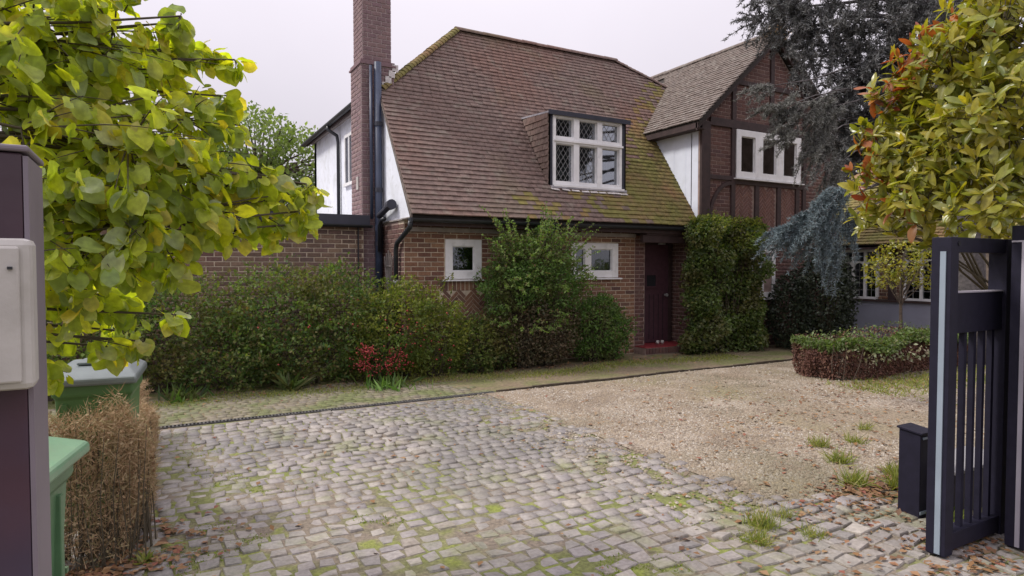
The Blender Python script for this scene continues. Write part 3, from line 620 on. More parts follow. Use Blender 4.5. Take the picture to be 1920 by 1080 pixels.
# --- main roof
SL = 1.435; A0 = (9.15, 2.43); RZ = 6.33; RYy = 11.87
def front_z(y): return A0[1] + SL*(y - A0[0])
hyp = math.hypot(1, SL); vd = np.array([0, 1/hyp, SL/hyp]); nd = np.array([0, -SL/hyp, 1/hyp])
rb = MB()
rb.prism([(3.42,9.17,2.43-.02),(9.30,9.17,2.41),(9.30,10.56,4.42),(11.1,11.35,5.58),(9.35,11.86,6.31),(5.38,11.86,6.31),(3.42,10.68,4.62)], (0,.03,-.06))
roof = rb.build('main_roof', M_under, house)
slen = (RZ - A0[1])*hyp/SL
def clip_main(vs):
    z = A0[1] + vs*SL/hyp; y = A0[0] + vs/hyp; x0 = 3.42 if z < 4.64 else 3.42 + (z-4.64)/(6.33-4.64)*(5.38-3.42) + .02
    if z < 4.36: x1 = 9.30
    else: x1 = 9.31 + (6.33-z)/(6.33-5.58)*1.75 if z > 5.58 else 9.05 + (z-4.42)/.915 + .22
    if 3.07 < z < 4.36: return [(x0, 6.10), (7.84, x1)]
    return [(x0, x1)]
PHT = .098
tl = []; r = 0; v = 0.0
while v < slen:
    for (a, c) in clip_main(v + PHT*.5):
        x = a - (.085 if r % 2 else 0)
        while x < c - .02:
            x2 = min(x + .168, c); x1_ = max(x, a)
            if x2 - x1_ > .03: tl.append(((x1_+x2)/2, v + .052, x2-x1_-.003, .122, 0))
            x += .168
    v += PHT; r += 1
# tiles lean: each course kicks out at its lower edge
def tile_layer(parent, tl, O, U, W, VV, m, lim, m2=None, pick=None, kick=.19):
    U = np.array(U, float); W = np.array(W, float); VV = np.array(VV, float)
    V2 = VV*math.cos(kick) + (-W)*math.sin(kick); W2 = W*math.cos(kick) + VV*math.sin(kick)
    O = np.array(O, float)
    if m2 is None: groups = [(m, tl)]
    else: pk = [pick(t) for t in tl]; groups = [(m, [t for t, q in zip(tl, pk) if not q]), (m2, [t for t, q in zip(tl, pk) if q])]
    tot = len(tl)
    for mm, g in groups:
        if not g: continue
        # move origin of each tile on the true slope: lay() uses O + U*u + VV*v, so feed it a frame with leaning axes but true positions
        lay_tiles(parent, g, O, U, W, VV, V2, W2, mm, int(lim*len(g)/tot + .5))
def lay_tiles(parent, items, O, U, W, VV, V2, W2, m, lim):
    P = np.array([O + U*i[0] + VV*i[1] for i in items]); s = show_size(P); order = np.argsort(-s, kind='stable'); ob_ = set(order[:lim].tolist()); o_ = np.array(org(parent))
    Vs = []; Fs = []; rn = []; b = 0
    for k, (u, v, L, H, a) in enumerate(items):
        tw = random.gauss(0, .012); X = U*math.cos(tw) + V2*math.sin(tw); Z = V2*math.cos(tw) - U*math.sin(tw); lift = random.gauss(0, .0022) + .006; p_ = P[k] + W*lift
        if k in ob_ and s[k] > 0:
            L = round(L/.01)*.01; key = ('roof_tile', L, H, m.name)
            if key not in _pm:
                f, F = piece_box(L, H, .021, .003); me = bpy.data.meshes.new('roof_tile'); me.from_pydata(f.tolist(), [], F.tolist()); me.materials.append(m); _pm[key] = me
            o = bpy.data.objects.new('roof_tile', _pm[key]); COL.objects.link(o); o.parent = parent; q = p_ - o_; Y_ = -W2
            o.matrix_local = Matrix(((X[0],Y_[0],Z[0],q[0]),(X[1],Y_[1],Z[1],q[1]),(X[2],Y_[2],Z[2],q[2]),(0,0,0,1)))
        else:
            f, F = piece_box(L, H, .021, .003); Vs.append(p_ + f[:, :1]*X + f[:, 1:2]*(-W2) + f[:, 2:]*Z); Fs.append(F+b); b += len(f); rn += [random.random()]*len(f)
    if Vs: mesh_np('roof_tile_field', np.concatenate(Vs), np.concatenate(Fs), m, parent, 'stuff', rn)
def mossy(t):
    z = A0[1] + t[1]*SL/hyp; x = t[0]; g = (x-6.2)/3.2*1.25 - abs(z-3.0)*.45 + random.gauss(0, .14); return g > .34 or (z < 3.0 and x > 5.0 and random.random() < (x-4.5)*.18)
tile_layer(roof, tl, (0, A0[0], A0[1]), (1,0,0), nd, vd, M_tile, 300, M_tile_moss, mossy)
# back slopes (not tiled piece by piece, behind the ridge)
b = MB(); b.prism([(5.38,11.87,6.31),(9.31,11.87,6.31),(11,12.6,5.6),(11,14.3,4.6),(3.4,15.9,4.62),(3.38,10.70,4.62)], (0,0,-.05))
b.V = []; b.F = []
b.prism([(5.38,11.87,6.315),(3.36,10.68,4.60),(3.36,15.9,4.60),(5.38,15.9,6.315)], (0,0,-.05)); b.prism([(5.38,11.875,6.315),(5.38,15.9,6.315),(9.3,15.9,4.4),(9.31,11.875,6.31)], (0,0,-.05)); b.prism([(9.32,11.88,6.31),(9.4,15.9,4.4),(11.2,15.9,4.4),(11.1,11.40,5.56)], (0,0,-.05))
b.build('rear_roof_slope', M_tile, house)
# verge undercloak, hips and ridges with half round tiles
b = MB(); b.prism([(3.405,9.16,2.385),(3.405,10.70,4.60),(3.405,10.70,4.645),(3.405,9.15,2.445)], (.03,0,0)); b.build('verge_board', M_tile_w, roof)
def ridge_tiles(parent, a, c, rad, step, m, name='ridge_tile', lim=80, bonnet=False):
    a = Vector(a); c = Vector(c); d = (c-a); L = d.length; d.normalize(); n = int(L/step); sv = d.cross(Vector((0,0,1))).normalized(); uv = sv.cross(d)
    me = bpy.data.meshes.new(name); V = []; F = []; k = 8
    for (s0, r0) in ((-.02, rad), (step+.02, rad*(.84 if bonnet else .97))):
        for rr in (r0, r0-.014):
            for i in range(k+1): an = math.pi*i/k; V.append((math.cos(an)*rr, s0, math.sin(an)*rr*.8))
    K = k+1
    for i in range(k): F += [(i, i+1, 2*K+i+1, 2*K+i), (K+i, 3*K+i, 3*K+i+1, K+i+1), (i, K+i, K+i+1, i+1), (2*K+i, 2*K+i+1, 3*K+i+1, 3*K+i)]
    F += [(0,2*K,3*K,K),(k,K+k,3*K+k,2*K+k)]
    me.from_pydata(V, [], F); me.materials.append(m); o_ = org(parent)
    for i in range(n):
        ob = bpy.data.objects.new(name, me); COL.objects.link(ob); ob.parent = parent; p_ = a + d*(i*L/n) - uv*rad*.35 - o_ + Vector((0,0,random.gauss(0,.003)))
        ob.matrix_local = Matrix(((sv.x,d.x,uv.x,p_.x),(sv.y,d.y,uv.y,p_.y),(sv.z,d.z,uv.z,p_.z),(0,0,0,1)))
ridge_tiles(roof, (5.38,11.87,6.36), (9.36,11.87,6.36), .11, .30, M_tile)
ridge_tiles(roof, (3.46,10.70,4.67), (5.38,11.85,6.36), .10, .10, M_tile_moss, 'hip_tile', bonnet=True)
ridge_tiles(roof, (10.9,11.44,5.70), (9.33,11.86,6.35), .10, .10, M_tile, 'hip_tile', bonnet=True)

# --- dormer
DX0, DX1, DY, DZ0, DZ1 = 6.12, 7.82, 9.58, 3.06, 4.37
dm = MB(); dm.box(DX0, DX0+.07, DY, 10.2, DZ0-.02, DZ1-.04); dm.box(DX1-.10, DX1, DY, 10.2, DZ0-.02, DZ1-.04); dm.box(DX0+.07, DX1-.10, DY, DY+.10, DZ1-.085, DZ1-.04)
dm.box(DX0+.07, DX1-.10, DY, DY+.10, DZ0-.02, DZ0+.02); dorm = dm.build('dormer', M_navy, house)
b = MB(); b.prism([(DX0-.03,DY-.06,DZ1-.04),(DX1+.03,DY-.06,DZ1-.04),(DX1+.03,10.56,DZ1+.03),(DX0-.03,10.56,DZ1+.03)], (0,0,.03)); b.build('lead_roof', M_lead, dorm)
b = MB(); b.box(DX0-.05, DX1+.05, DY-.085, DY-.055, DZ1-.075, DZ1+.005); b.build('dormer_fascia', M_navy, dorm)
b = MB()
for k in range(9):
    xx = DX0 + .03 + k*.19 + random.uniform(-.05,.05); b.prism([(xx,DY-.10,DZ0-.075+random.uniform(-.01,.01)),(xx+.16,DY-.11,DZ0-.08),(xx+.15,DY-.02,DZ0-.03),(xx+.01,DY-.02,DZ0-.03)], (0,0,.012))
b.build('sill_flashing', M_mortarw, dorm)
b = MB(); b.box(DX0+.02, DX1-.02, DY-.07, DY+.05, DZ0-.03, DZ0+.012); b.build('dormer_sill', M_lead, dorm)
b = MB(); b.prism([(DX0-.004,DY+.0,DZ0-.0),(DX0-.004,DY+.0,DZ1-.05),(DX0-.004,10.50,DZ1-.03)], (.03,0,0)); b.prism([(DX1-.026,DY+.0,DZ0-.0),(DX1-.026,DY+.0,DZ1-.05),(DX1-.026,10.50,DZ1-.03)], (.03,0,0)); b.build('cheek', M_under, dorm)
ck = []; z = DZ0; r = 0
while z < DZ1 - .10:
    yend = 9.15 + (z + .05 - 2.43)/SL; u = 0 - (.08 if r % 2 else 0)
    while u < yend - DY - .02:
        u2 = min(u+.165, yend-DY); u1_ = max(u, 0)
        if u2-u1_ > .03: ck.append(((u1_+u2)/2, z + .06, u2-u1_-.006, .135, 0))
        u += .165
    z += .108; r += 1
CO = np.array([DX0-.006, 0, 0])
tile_layer(dorm, [(-(DY+t[0]), t[1], t[2], t[3], 0) for t in ck], (DX0-.006, 0, 0), (0,-1,0), (-1,0,0), (0,0,1), M_tile, 100, kick=.13)
# dormer window frame, six lights
px = [(6.245, 6.625), (6.745, 7.145), (7.255, 7.655)]; pn = [(a, c, 3.945, 4.265) for a, c in px] + [(a, c, 3.16, 3.815) for a, c in px]
dw = window(house, 6.19, 7.71, 3.09, 4.305, DY+.02, pn, 'dormer_window', sill=False, glassm=M_glass_b, proud=.05, bead=.006)
b = MB(); b.box(6.20, 7.72, DY-.06, DY-.028, 3.85, 3.885); b.box(6.18, 7.74, DY-.075, DY-.03, 3.055, 3.09); b.build('transom_drip', M_frame, dw)
def lattice(parent, a, c, e, h, y, st=.10, t=.0045, ratio=1.45):
    b = MB(); n = 0
    for sgn in (1, -1):
        k = -30
        while k < 40:
            # line: (x-a)*ratio*sgn + (z-e) = k*st*ratio
            pts = []
            for x in (a, c):
                z = e + k*st*ratio - (x-a)*ratio*sgn
                if e <= z <= h: pts.append((x, z))
            for z in (e, h):
                x = a + (k*st*ratio - (z-e))/(ratio*sgn)
                if a < x < c: pts.append((x, z))
            if len(pts) >= 2 and (abs(pts[0][0]-pts[1][0]) > .01): b.bar((pts[0][0], y, pts[0][1]), (pts[1][0], y, pts[1][1]), .004 if sgn > 0 else .005, t, (0.001,0,1)); n += 1
            k += 1
    if n: b.build('leaded_lattice', M_came, parent)
for (a, c, e, h) in [pn[0], pn[1], pn[2], pn[3], pn[4]]: lattice(dw, a, c, e, h, DY+.046)
b = MB(); b.prism([(6.62,DY+.2,3.80),(6.67,DY+.2,3.80),(6.67,DY+.2,3.10),(6.42,DY+.2,3.10)], (0,.02,0)); b.prism([(7.13,DY+.2,3.80),(7.16,DY+.2,3.80),(7.16,DY+.2,3.10),(6.97,DY+.2,3.10)], (0,.02,0)); b.prism([(7.24,DY+.2,3.80),(7.62,DY+.2,3.80),(7.62,DY+.2,3.10),(7.24,DY+.2,3.10)], (0,.02,0)); b.build('curtain', M_curtain, dw)

# --- right wing: half-timbered gable
WX0, WX1, WY, WE, WAX, WAZ = 9.30, 13.30, 9.15, 4.40, 11.30, 6.42
PT = (WAZ-WE+.03)/(WAX-9.05)
b = MB(); b.prism([(WX0,WY,-.05),(WX1,WY,-.05),(WX1,WY,WE),(WAX,WY,WAZ-.12),(WX0,WY,WE)], (0,.24,0)); wg = b.build('gable_wall', M_mortar_d, house)
def clip_g(z):
    if z < WE-.02: return [(9.52, 13.28)]
    k = (z-WE)/(WAZ-.14-WE); return [(9.32 + (WAX-9.32)*k + .03, 13.28 - (13.28-WAX)*k - .03)]
WIN = (10.24, 12.20, 3.43, 4.39)
LW = (10.7, 11.48, 1.0, 2.06)
it = courses(9.52, 13.28, 2.30, 6.3, holes=[WIN, (10.2, 12.15, 2.2, 3.35)], clip=clip_g)
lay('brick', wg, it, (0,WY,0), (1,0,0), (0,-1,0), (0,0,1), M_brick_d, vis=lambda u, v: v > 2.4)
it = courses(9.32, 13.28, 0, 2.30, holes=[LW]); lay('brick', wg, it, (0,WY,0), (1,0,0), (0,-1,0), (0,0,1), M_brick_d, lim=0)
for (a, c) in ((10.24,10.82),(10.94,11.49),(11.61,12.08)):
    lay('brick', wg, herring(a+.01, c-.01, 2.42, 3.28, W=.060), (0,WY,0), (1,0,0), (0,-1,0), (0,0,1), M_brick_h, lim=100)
def beam(*boxes, name='timber_beam'):
    for (a, c, e, h, pr) in boxes: q = MB(); q.box(a, c, WY-pr, WY+.01, e, h); q.build(name, M_timber, wg, bevel=.006)
beam((9.295,9.53,-.02,4.46,.050),(9.53,13.30,4.40,4.56,.046),(10.125,10.235,2.30,4.40,.042),(10.235,12.30,3.30,3.405,.040),(9.53,10.125,3.36,3.45,.038),(10.82,10.94,2.30,3.30,.038),(11.49,11.61,2.30,3.30,.038),(12.08,12.20,2.30,3.30,.038),
     (10.13,10.24,4.56,5.25,.042),(11.245,11.355,4.56,6.22,.042),(12.30,12.41,2.30,4.40,.042),(12.30,12.41,4.56,5.30,.042),(13.08,13.30,2.3,4.40,.040),(10.24,12.30,5.28,5.38,.038),(9.53,13.08,2.24,2.36,.044))
b = MB(); pts = []
for k in range(10):
    a = math.pi/2*k/9; pts.append((9.62 + (1-math.cos(a))*.50 if False else 10.12 - math.cos(a)*.60, WY-.02, 2.45 + math.sin(a)*.86))
for p0, p1 in zip(pts[:-1], pts[1:]): b.bar(p0, p1, .05, .07)
b.build('curved_brace', M_timber, wg)
ww = window(house, *WIN, WY-.03, [(10.37,10.78,3.555,4.26),(11.01,11.42,3.555,4.26),(11.65,12.06,3.555,4.26)], 'gable_window', glassm=M_glass_b, proud=.03)
lw = window(house, *LW, WY, [(10.80,11.05,1.12,1.94),(11.13,11.38,1.12,1.94)], 'ground_floor_window', glassm=M_glass)
# barge boards
for sg in (-1, 1):
    q = MB(); xe = WAX + sg*2.24; dx = WAX-xe
    q.prism([(xe,9.00,WE-.17),(WAX,9.00,WAZ-.16),(WAX,9.00,WAZ+.0),(xe,9.00,WE+.0)], (0,.035,0)); q.build('barge_board', M_timber, house)
# cheek boards
ckk = MB(); ckk.prism([(9.31,9.17,2.47),(9.31,9.17,4.42),(9.31,10.53,4.42)], (.05,0,0)); wc = ckk.build('cheek_cladding', M_render, house)
k = 9.20; i = 0
while k < 10.45:
    e = min(k+.165, 10.49); z0 = 2.43 + SL*(k-9.15) + .035; z1 = 2.43 + SL*(e-9.15) + .035
    q = MB(); q.prism([(9.296+(.004 if i % 2 else 0),k,z0),(9.296+(.004 if i % 2 else 0),e,z1),(9.296+(.004 if i % 2 else 0),e,4.40),(9.296+(.004 if i % 2 else 0),k,4.40)], (.012,0,0)); q.build('cladding_board', M_white, wc); k += .165; i += 1
# wing roof
hw = math.hypot(1, PT); vw = np.array([1/hw, 0, PT/hw]); nw = np.array([-PT/hw, 0, 1/hw])
b = MB(); b.prism([(9.05,8.93,WE-.01),(WAX,8.93,WAZ+.02),(WAX,13.6,WAZ+.02),(9.05,13.6,WE-.01)], (.03,0,-.05)); b.prism([(WAX*2-9.05,8.93,WE-.01),(WAX,8.93,WAZ+.02),(WAX,13.6,WAZ+.02),(WAX*2-9.05,13.6,WE-.01)], (-.03,0,-.05)); wr = b.build('gable_roof', M_under, house)
b = MB(); b.prism([(WAX*2-9.05,8.93,WE+.01),(WAX+.03,8.93,WAZ+.01),(WAX+.03,13.6,WAZ+.01),(WAX*2-9.05,13.6,WE+.01)], (0,0,.03)); b.build('far_slope', M_tile_w, wr)
tw_ = []; v = 0; r = 0; sl = (WAZ-WE+.03)*hw/PT
while v < sl:
    x_ = 9.05 + v/hw; z_ = WE + v*PT/hw; yend = min(13.5, 9.15 + (z_+.12-2.43)/SL + .1) if z_ < 6.2 else 13.5
    u = 0 - (.085 if r % 2 else 0)
    while u < yend - 8.92:
        u1_ = max(u, 0); tw_.append((-(8.92 + (u1_+u+.168)/2), v + .052, u+.168-u1_-.003, .122, 0)); u += .168
    v += PHT; r += 1
tile_layer(wr, tw_, (9.05, 0, WE), (0,-1,0), nw, vw, M_tile_w, 250)
ridge_tiles(wr, (WAX,8.93,WAZ+.045), (WAX,13.5,WAZ+.045), .11, .30, M_tile_w)
b = MB(); b.box(9.06, 9.09, 8.98, 10.50, WE-.13, WE-.005); b.box(9.09, 9.29, 9.0, 10.52, WE-.13, WE-.115); b.build('wing_fascia', M_timber, house)
# moss tuft on the apex
P = np.stack([rng.normal(11.25,.12,500), rng.normal(8.98,.08,500), rng.normal(6.42,.06,500)], -1); D = unit(500)*.5+np.array([0,0,.4])
foliage('moss_tuft', wr, T_SMALL, P, D, unit(500), .05+.05*rng.random(500), M_l_straw)

# --- garage
b = MB(); b.box(-3.0, 3.12, 10.62, 10.86, -.05, 2.30); gw = b.build('garage_wall', M_mortar, house)
it = courses(-2.98, 3.12, 0, 2.29); lay('brick', gw, it, (0,10.62,0), (1,0,0), (0,-1,0), (0,0,1), M_brick_g, vis=lambda u, v: v > 1.3)
b = MB(); b.box(-3.05, 3.20, 10.52, 10.60, 2.335, 2.50); b.build('garage_fascia', M_navy, house)
b = MB(); b.box(-3.05, 3.12, 10.59, 15.0, 2.44, 2.49); b.build('garage_roof', M_lead, house)
half_gutter('gutter', (-3.05,10.50,2.345), (3.22,10.50,2.335), .045, M_black, house)
q = MB(); q.tube([(3.02,10.585,2.3),(3.02,10.585,.05)], .012, 6); q.build('cable', M_black, house)

# ================================================================== GARDEN ROOM ON THE RIGHT
gr = thing('garden_building', (14.2, 8.5, 0), 'low brick building with arched white windows above a grey rendered plinth', 'building')
GX = 14.20
b = MB(); b.box(GX+.05, GX+.3, 3.0, 10.6, .92, 2.10)
gwl = b.build('brick_wall', M_mortar, gr)
b = MB(); b.box(GX-.12, GX+.3, 3.0, 10.6, -.05, .87); b.build('rendered_plinth', mat('grey_render', [(.27,.28,.36)], .8, 1, 2, .1, .3, 60), gr)
b = MB(); b.box(GX-.16, GX+.3, 3.0, 10.6, .872, .918); b.build('plinth_coping', M_timber, gr)
def arch_win(y0, y1, label=None):
    """y0 > y1 : seen from the left"""
    yb, yt = min(y0,y1), max(y0,y1); f = MB(); xf, xb = GX-.01, GX+.048; n = 3; wd = (yt-yb)/n
    f.box(xf, xb, yb, yt, .92, .97); f.box(xf, xb, yb, yt, 1.98, 2.04)
    for i in range(n+1): f.box(xf, xb, yb+i*wd-.028, yb+i*wd+.028, .97, 1.98)
    for i in range(n):                       # pointed spandrels make each light a round arch
        a, c = yb+i*wd+.028, yb+(i+1)*wd-.028; m_ = (a+c)/2; rr = (c-a)/2; zc = 1.62
        for sgn in (-1, 1):
            arc = [(xf+.004, m_+sgn*rr*math.cos(t*math.pi/2/6), zc+rr*math.sin(t*math.pi/2/6)) for t in range(7)]
            f.prism([(xf+.004, m_+sgn*rr, zc+rr+.035), *([arc[6]] if 0 else []), ] + arc + [(xf+.004, m_, zc+rr+.035)], (.03,0,0))
    o = f.build('window', M_frame, gr)
    for i in range(n):
        a, c = yb+i*wd+.028, yb+(i+1)*wd-.028; q = MB(); q.box(GX+.030, GX+.034, a, c, .97, 1.98); q.build('pane', M_glass, o)
    q = MB()
    for i in range(n):
        a, c = yb+i*wd+.028, yb+(i+1)*wd-.028
        for z in (1.12,1.27,1.42,1.57): q.box(GX+.022, GX+.029, a, c, z, z+.008)
        q.box(GX+.022, GX+.029, (a+c)/2-.004, (a+c)/2+.004, .97, 1.98)
    q.build('glazing_bar', M_came, o)
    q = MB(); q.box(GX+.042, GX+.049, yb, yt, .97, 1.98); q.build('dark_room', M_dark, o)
arch_win(9.45, 8.60); arch_win(8.0, 6.95); arch_win(6.5, 5.5)
lay('brick', gwl, courses(0, 7.5, .92, 2.08, holes=[(10.55-9.45,10.55-8.60,0,3),(10.55-8.0,10.55-6.95,0,3),(10.55-6.5,10.55-5.5,0,3)]), (GX+.05,10.55,0), (0,-1,0), (-1,0,0), (0,0,1), M_brick_f, lim=60)
b = MB(); b.box(GX-.02, GX+.12, 8.20, 8.34, .92, 2.1); b.build('corner_post', M_timber, gr)
b = MB(); b.box(GX-.30, GX-.26, 2.9, 10.7, 2.03, 2.13); b.build('eaves_board', M_timber, gr)
b = MB(); b.prism([(GX-.3,2.9,2.12),(GX-.3,10.7,2.12),(GX+2.2,10.7,4.0),(GX+2.2,2.9,4.0)], (0,0,-.04)); gro = b.build('tiled_roof', M_under, gr)
gl = []; v = 0; r = 0; ghy = math.hypot(2.5,1.88); g_v = np.array([2.5/ghy,0,1.88/ghy]); g_n = np.array([-1.88/ghy,0,2.5/ghy])
while v < ghy:
    u = 0
    while u < 7.8: gl.append((-(2.9+u+.1), v+.06, .194, .14, 0)); u += .2
    v += .115; r += 1
tile_layer(gro, gl, (GX-.3,0,2.13), (0,-1,0), g_n, g_v, M_tile_moss, 0)

# ================================================================== GATE, POSTS, BINS
# left gate post and letterbox
gp = thing('gate_post', (-.42, 1.75, 0), 'dark maroon gate post with grey metal edge at the left of the drive entrance', 'gate post')
b = MB(); b.box(-.70, -.203, 1.49, 1.68, -.05, 1.86); b.build('panel', M_pillar, gp, bevel=.004)
b = MB(); b.box(-.202, -.194, 1.492, 1.675, -.05, 1.855); b.build('metal_edge', M_trim, gp)
b = MB(); b.box(-.71, -.192, 1.483, 1.69, 1.862, 1.874); b.build('cap', M_trim, gp, bevel=.004)
mbx = thing('letterbox', (-.40, 1.6, 1.55), 'pale grey metal box fixed to the front of the left gate post', 'letterbox')
b = MB(); b.box(-.62, -.183, 1.42, 1.486, 1.43, 1.70); b.build('box_body', M_mail, mbx, bevel=.012)
b = MB(); b.box(-.60, -.20, 1.411, 1.421, 1.445, 1.685); b.build('front_plate', M_mail, mbx, bevel=.004)
b = MB(); b.box(-.216, -.209, 1.405, 1.412, 1.645, 1.650); b.box(-.27,-.252,1.405,1.412,1.553,1.557); b.build('keyhole', M_black, mbx)

# gate leaf on the right
gt = thing('metal_gate', (4.2, 1.96, 0), 'open dark metal gate leaf with vertical bars and pale edge strip', 'gate')
GZ0, GZ1 = .03, 1.815
b = MB(); b.box(3.875, 3.955, 1.93, 2.035, GZ0-.02, GZ1); b.build('stile', M_gate, gt, bevel=.003)
b = MB(); b.box(3.868, 3.876, 1.955, 1.985, GZ0-.01, GZ1-.08); b.build('edge_strip', M_alu, gt)
b = MB(); b.tube([(3.95,1.93,GZ1-.035),(3.95,1.925,GZ1-.035)], .012, 10); b.build('stile_hole', M_dark, gt)
b = MB(); b.box(4.50, 4.60, 1.93, 2.03, GZ0-.02, GZ1); b.build('stile', M_gate, gt, bevel=.003)
b = MB(); b.box(3.955, 4.50, 1.94, 2.02, GZ1-.085, GZ1); b.build('top_rail', M_gate, gt, bevel=.003)
b = MB(); b.box(3.955, 4.50, 1.94, 2.02, GZ0, GZ0+.10); b.build('bottom_rail', M_gate, gt, bevel=.003)
b = MB(); b.box(3.955, 4.50, 1.95, 2.01, 1.27, 1.50); b.build('middle_panel', M_gate, gt, bevel=.003)
b = MB(); b.box(3.955, 4.50, 1.945, 2.015, 1.50, 1.508); b.build('panel_cap', M_alu2, gt)
for k in range(5):
    b = MB(); b.box(4.00+k*.105, 4.028+k*.105, 1.965, 1.995, GZ0+.10, 1.27); b.build('bar', M_gate, gt)
g2 = thing('gate_leaf', (4.7, 1.8, 0), 'solid dark folded gate leaf nearest the right edge, taller than the barred one', 'gate')
b = MB(); b.box(4.345, 5.1, 1.745, 1.845, .02, 1.885); b.build('leaf_panel', M_gate, g2, bevel=.004)
b = MB(); b.box(4.337, 4.346, 1.768, 1.79, .03, 1.80); b.box(4.337,4.346,1.79,1.84,1.79,1.80); b.build('edge_strip', M_alu2, g2)
b = MB(); b.box(4.42, 4.50, 1.742, 1.746, .3, 1.6); b.build('cover_strip', M_black, g2)
bo = thing('bollard', (4.44, 2.40, 0), 'short square dark metal bollard with sloped top beside the open gate', 'bollard')
b = MB(); b.prism([(4.375,2.34,-.02),(4.375,2.48,-.02),(4.375,2.48,.565),(4.375,2.34,.548)], (.14,0,0)); b.build('body', M_gate, bo, bevel=.004)
b = MB(); b.prism([(4.362,2.325,.551),(4.362,2.49,.57),(4.362,2.49,.584),(4.362,2.325,.563)], (.165,0,0)); b.build('cap', M_gate, bo, bevel=.002)
b = MB(); b.box(4.40, 4.45, 2.334, 2.341, .515, .53); b.box(4.38,4.51,2.335,2.34,.02,.04); b.build('lens', M_alu, bo)
mo = thing('gate_motor', (4.95, 2.4, 0), 'low dark gate motor housing with light grey lid behind the gate bars', 'gate motor')
b = MB(); b.box(4.62, 5.35, 2.25, 2.52, -.02, .27); b.build('housing', mat('motor_grey', [(.055,.05,.055)], .6), mo, bevel=.012)
b = MB(); b.box(4.60, 5.37, 2.23, 2.54, .272, .30); b.build('lid', mat('motor_lid', [(.30,.29,.30)], .5), mo, bevel=.008)

# wheelie bins
def wheelie(loc, rz, body, lid, label, sx=.48, sy=.52, h=.93, group=None):
    t = thing('wheelie_bin', loc, label, 'bin', group); t.rotation_euler = (0, 0, rz); ORG[t.name] = Vector((0,0,0))
    def ring(s, z, dx=0): return [(dx-sx/2*s, -sy/2*s, z), (dx+sx/2*s, -sy/2*s, z), (dx+sx/2*s, sy/2*s, z), (dx-sx/2*s, sy/2*s, z)]
    b = MB(); V = ring(.78,.05)+ring(.93,h-.10)+ring(.95,h-.09)+ring(1.0,h-.08)+ring(1.0,h); F = [(3,2,1,0)]
    for k in range(4): F += [(4*k+i, 4*k+(i+1)%4, 4*k+4+(i+1)%4, 4*k+4+i) for i in range(4)]
    F += [(16,17,18,19)]; b.add(V, F); b.build('body', body, t, bevel=.014)
    b = MB()                              # ribs under the rim and on the front
    b.box(sx/2*.93-.02, sx/2*.93+.012, -.16, -.13, .25, h-.12); b.box(sx/2*.93-.02, sx/2*.93+.012, .13, .16, .25, h-.12); b.build('rib', body, t, bevel=.004)
    b = MB(); e = .025                    # domed stepped lid
    V = [(-sx/2-e,-sy/2-e,h+.004),(sx/2+e+.02,-sy/2-e,h-.012),(sx/2+e+.02,sy/2+e,h-.012),(-sx/2-e,sy/2+e,h+.004),
         (-sx/2-e,-sy/2-e,h+.05),(sx/2+e+.02,-sy/2-e,h+.03),(sx/2+e+.02,sy/2+e,h+.03),(-sx/2-e,sy/2+e,h+.05),
         (-sx/2+.03,-sy/2+.04,h+.095),(sx/2-.10,-sy/2+.04,h+.08),(sx/2-.10,sy/2-.04,h+.08),(-sx/2+.03,sy/2-.04,h+.095)]
    F = [(3,2,1,0)] + [(i,(i+1)%4,4+(i+1)%4,4+i) for i in range(4)] + [(4+i,4+(i+1)%4,8+(i+1)%4,8+i) for i in range(4)] + [(8,9,10,11)]
    b.add(V, F); lo = b.build('lid', lid, t, bevel=.012)
    b = MB(); b.box(-sx/2+.08, sx/2-.16, -sy/2+.10, sy/2-.10, h+.088, h+.106); b.build('lid_panel', lid, lo, bevel=.008)
    b = MB(); b.tube([(-sx/2-.05,-sy/2+.02,h+.01),(-sx/2-.05,sy/2-.02,h+.01)], .016, 8); b.box(-sx/2-.05,-sx/2,-sy/2+.05,-sy/2+.09,h-.03,h+.02); b.box(-sx/2-.05,-sx/2,sy/2-.09,sy/2-.05,h-.03,h+.02); b.build('handle', body, t)
    b = MB(); [b.box(-sx/2-.03, -sx/2+.06, yy-.02, yy+.02, h+.045, h+.075) for yy in (-.12, .12)]; b.build('hinge', body, lo, bevel=.004)
    b = MB(); b.box(-sx/2*.93, sx/2*.90, -sy/2*.955-.006, -sy/2*.90, h*.55, h*.57); b.box(-sx/2*.93, sx/2*.90, sy/2*.90, sy/2*.955+.006, h*.55, h*.57); b.build('side_rib', body, t)
    for s_ in (-1, 1):
        b = MB(); b.tube([(-sx/2*.8, s_*(sy/2*.8+.03), .10), (-sx/2*.8, s_*(sy/2*.8-.02), .10)], .10, 16); b.build('wheel', M_rubber, t)
    return t
wheelie((-.54, 2.62, 0), R(-12), M_bin, M_binlid, 'bright green wheelie bin close behind the left gate post', h=.975)
wheelie((-.285, 4.80, 0), R(-96), M_bin2, M_lid2, 'darker green wheelie bin with grey lid standing behind the dry brown hedge', sx=.46, sy=.42, h=.955)

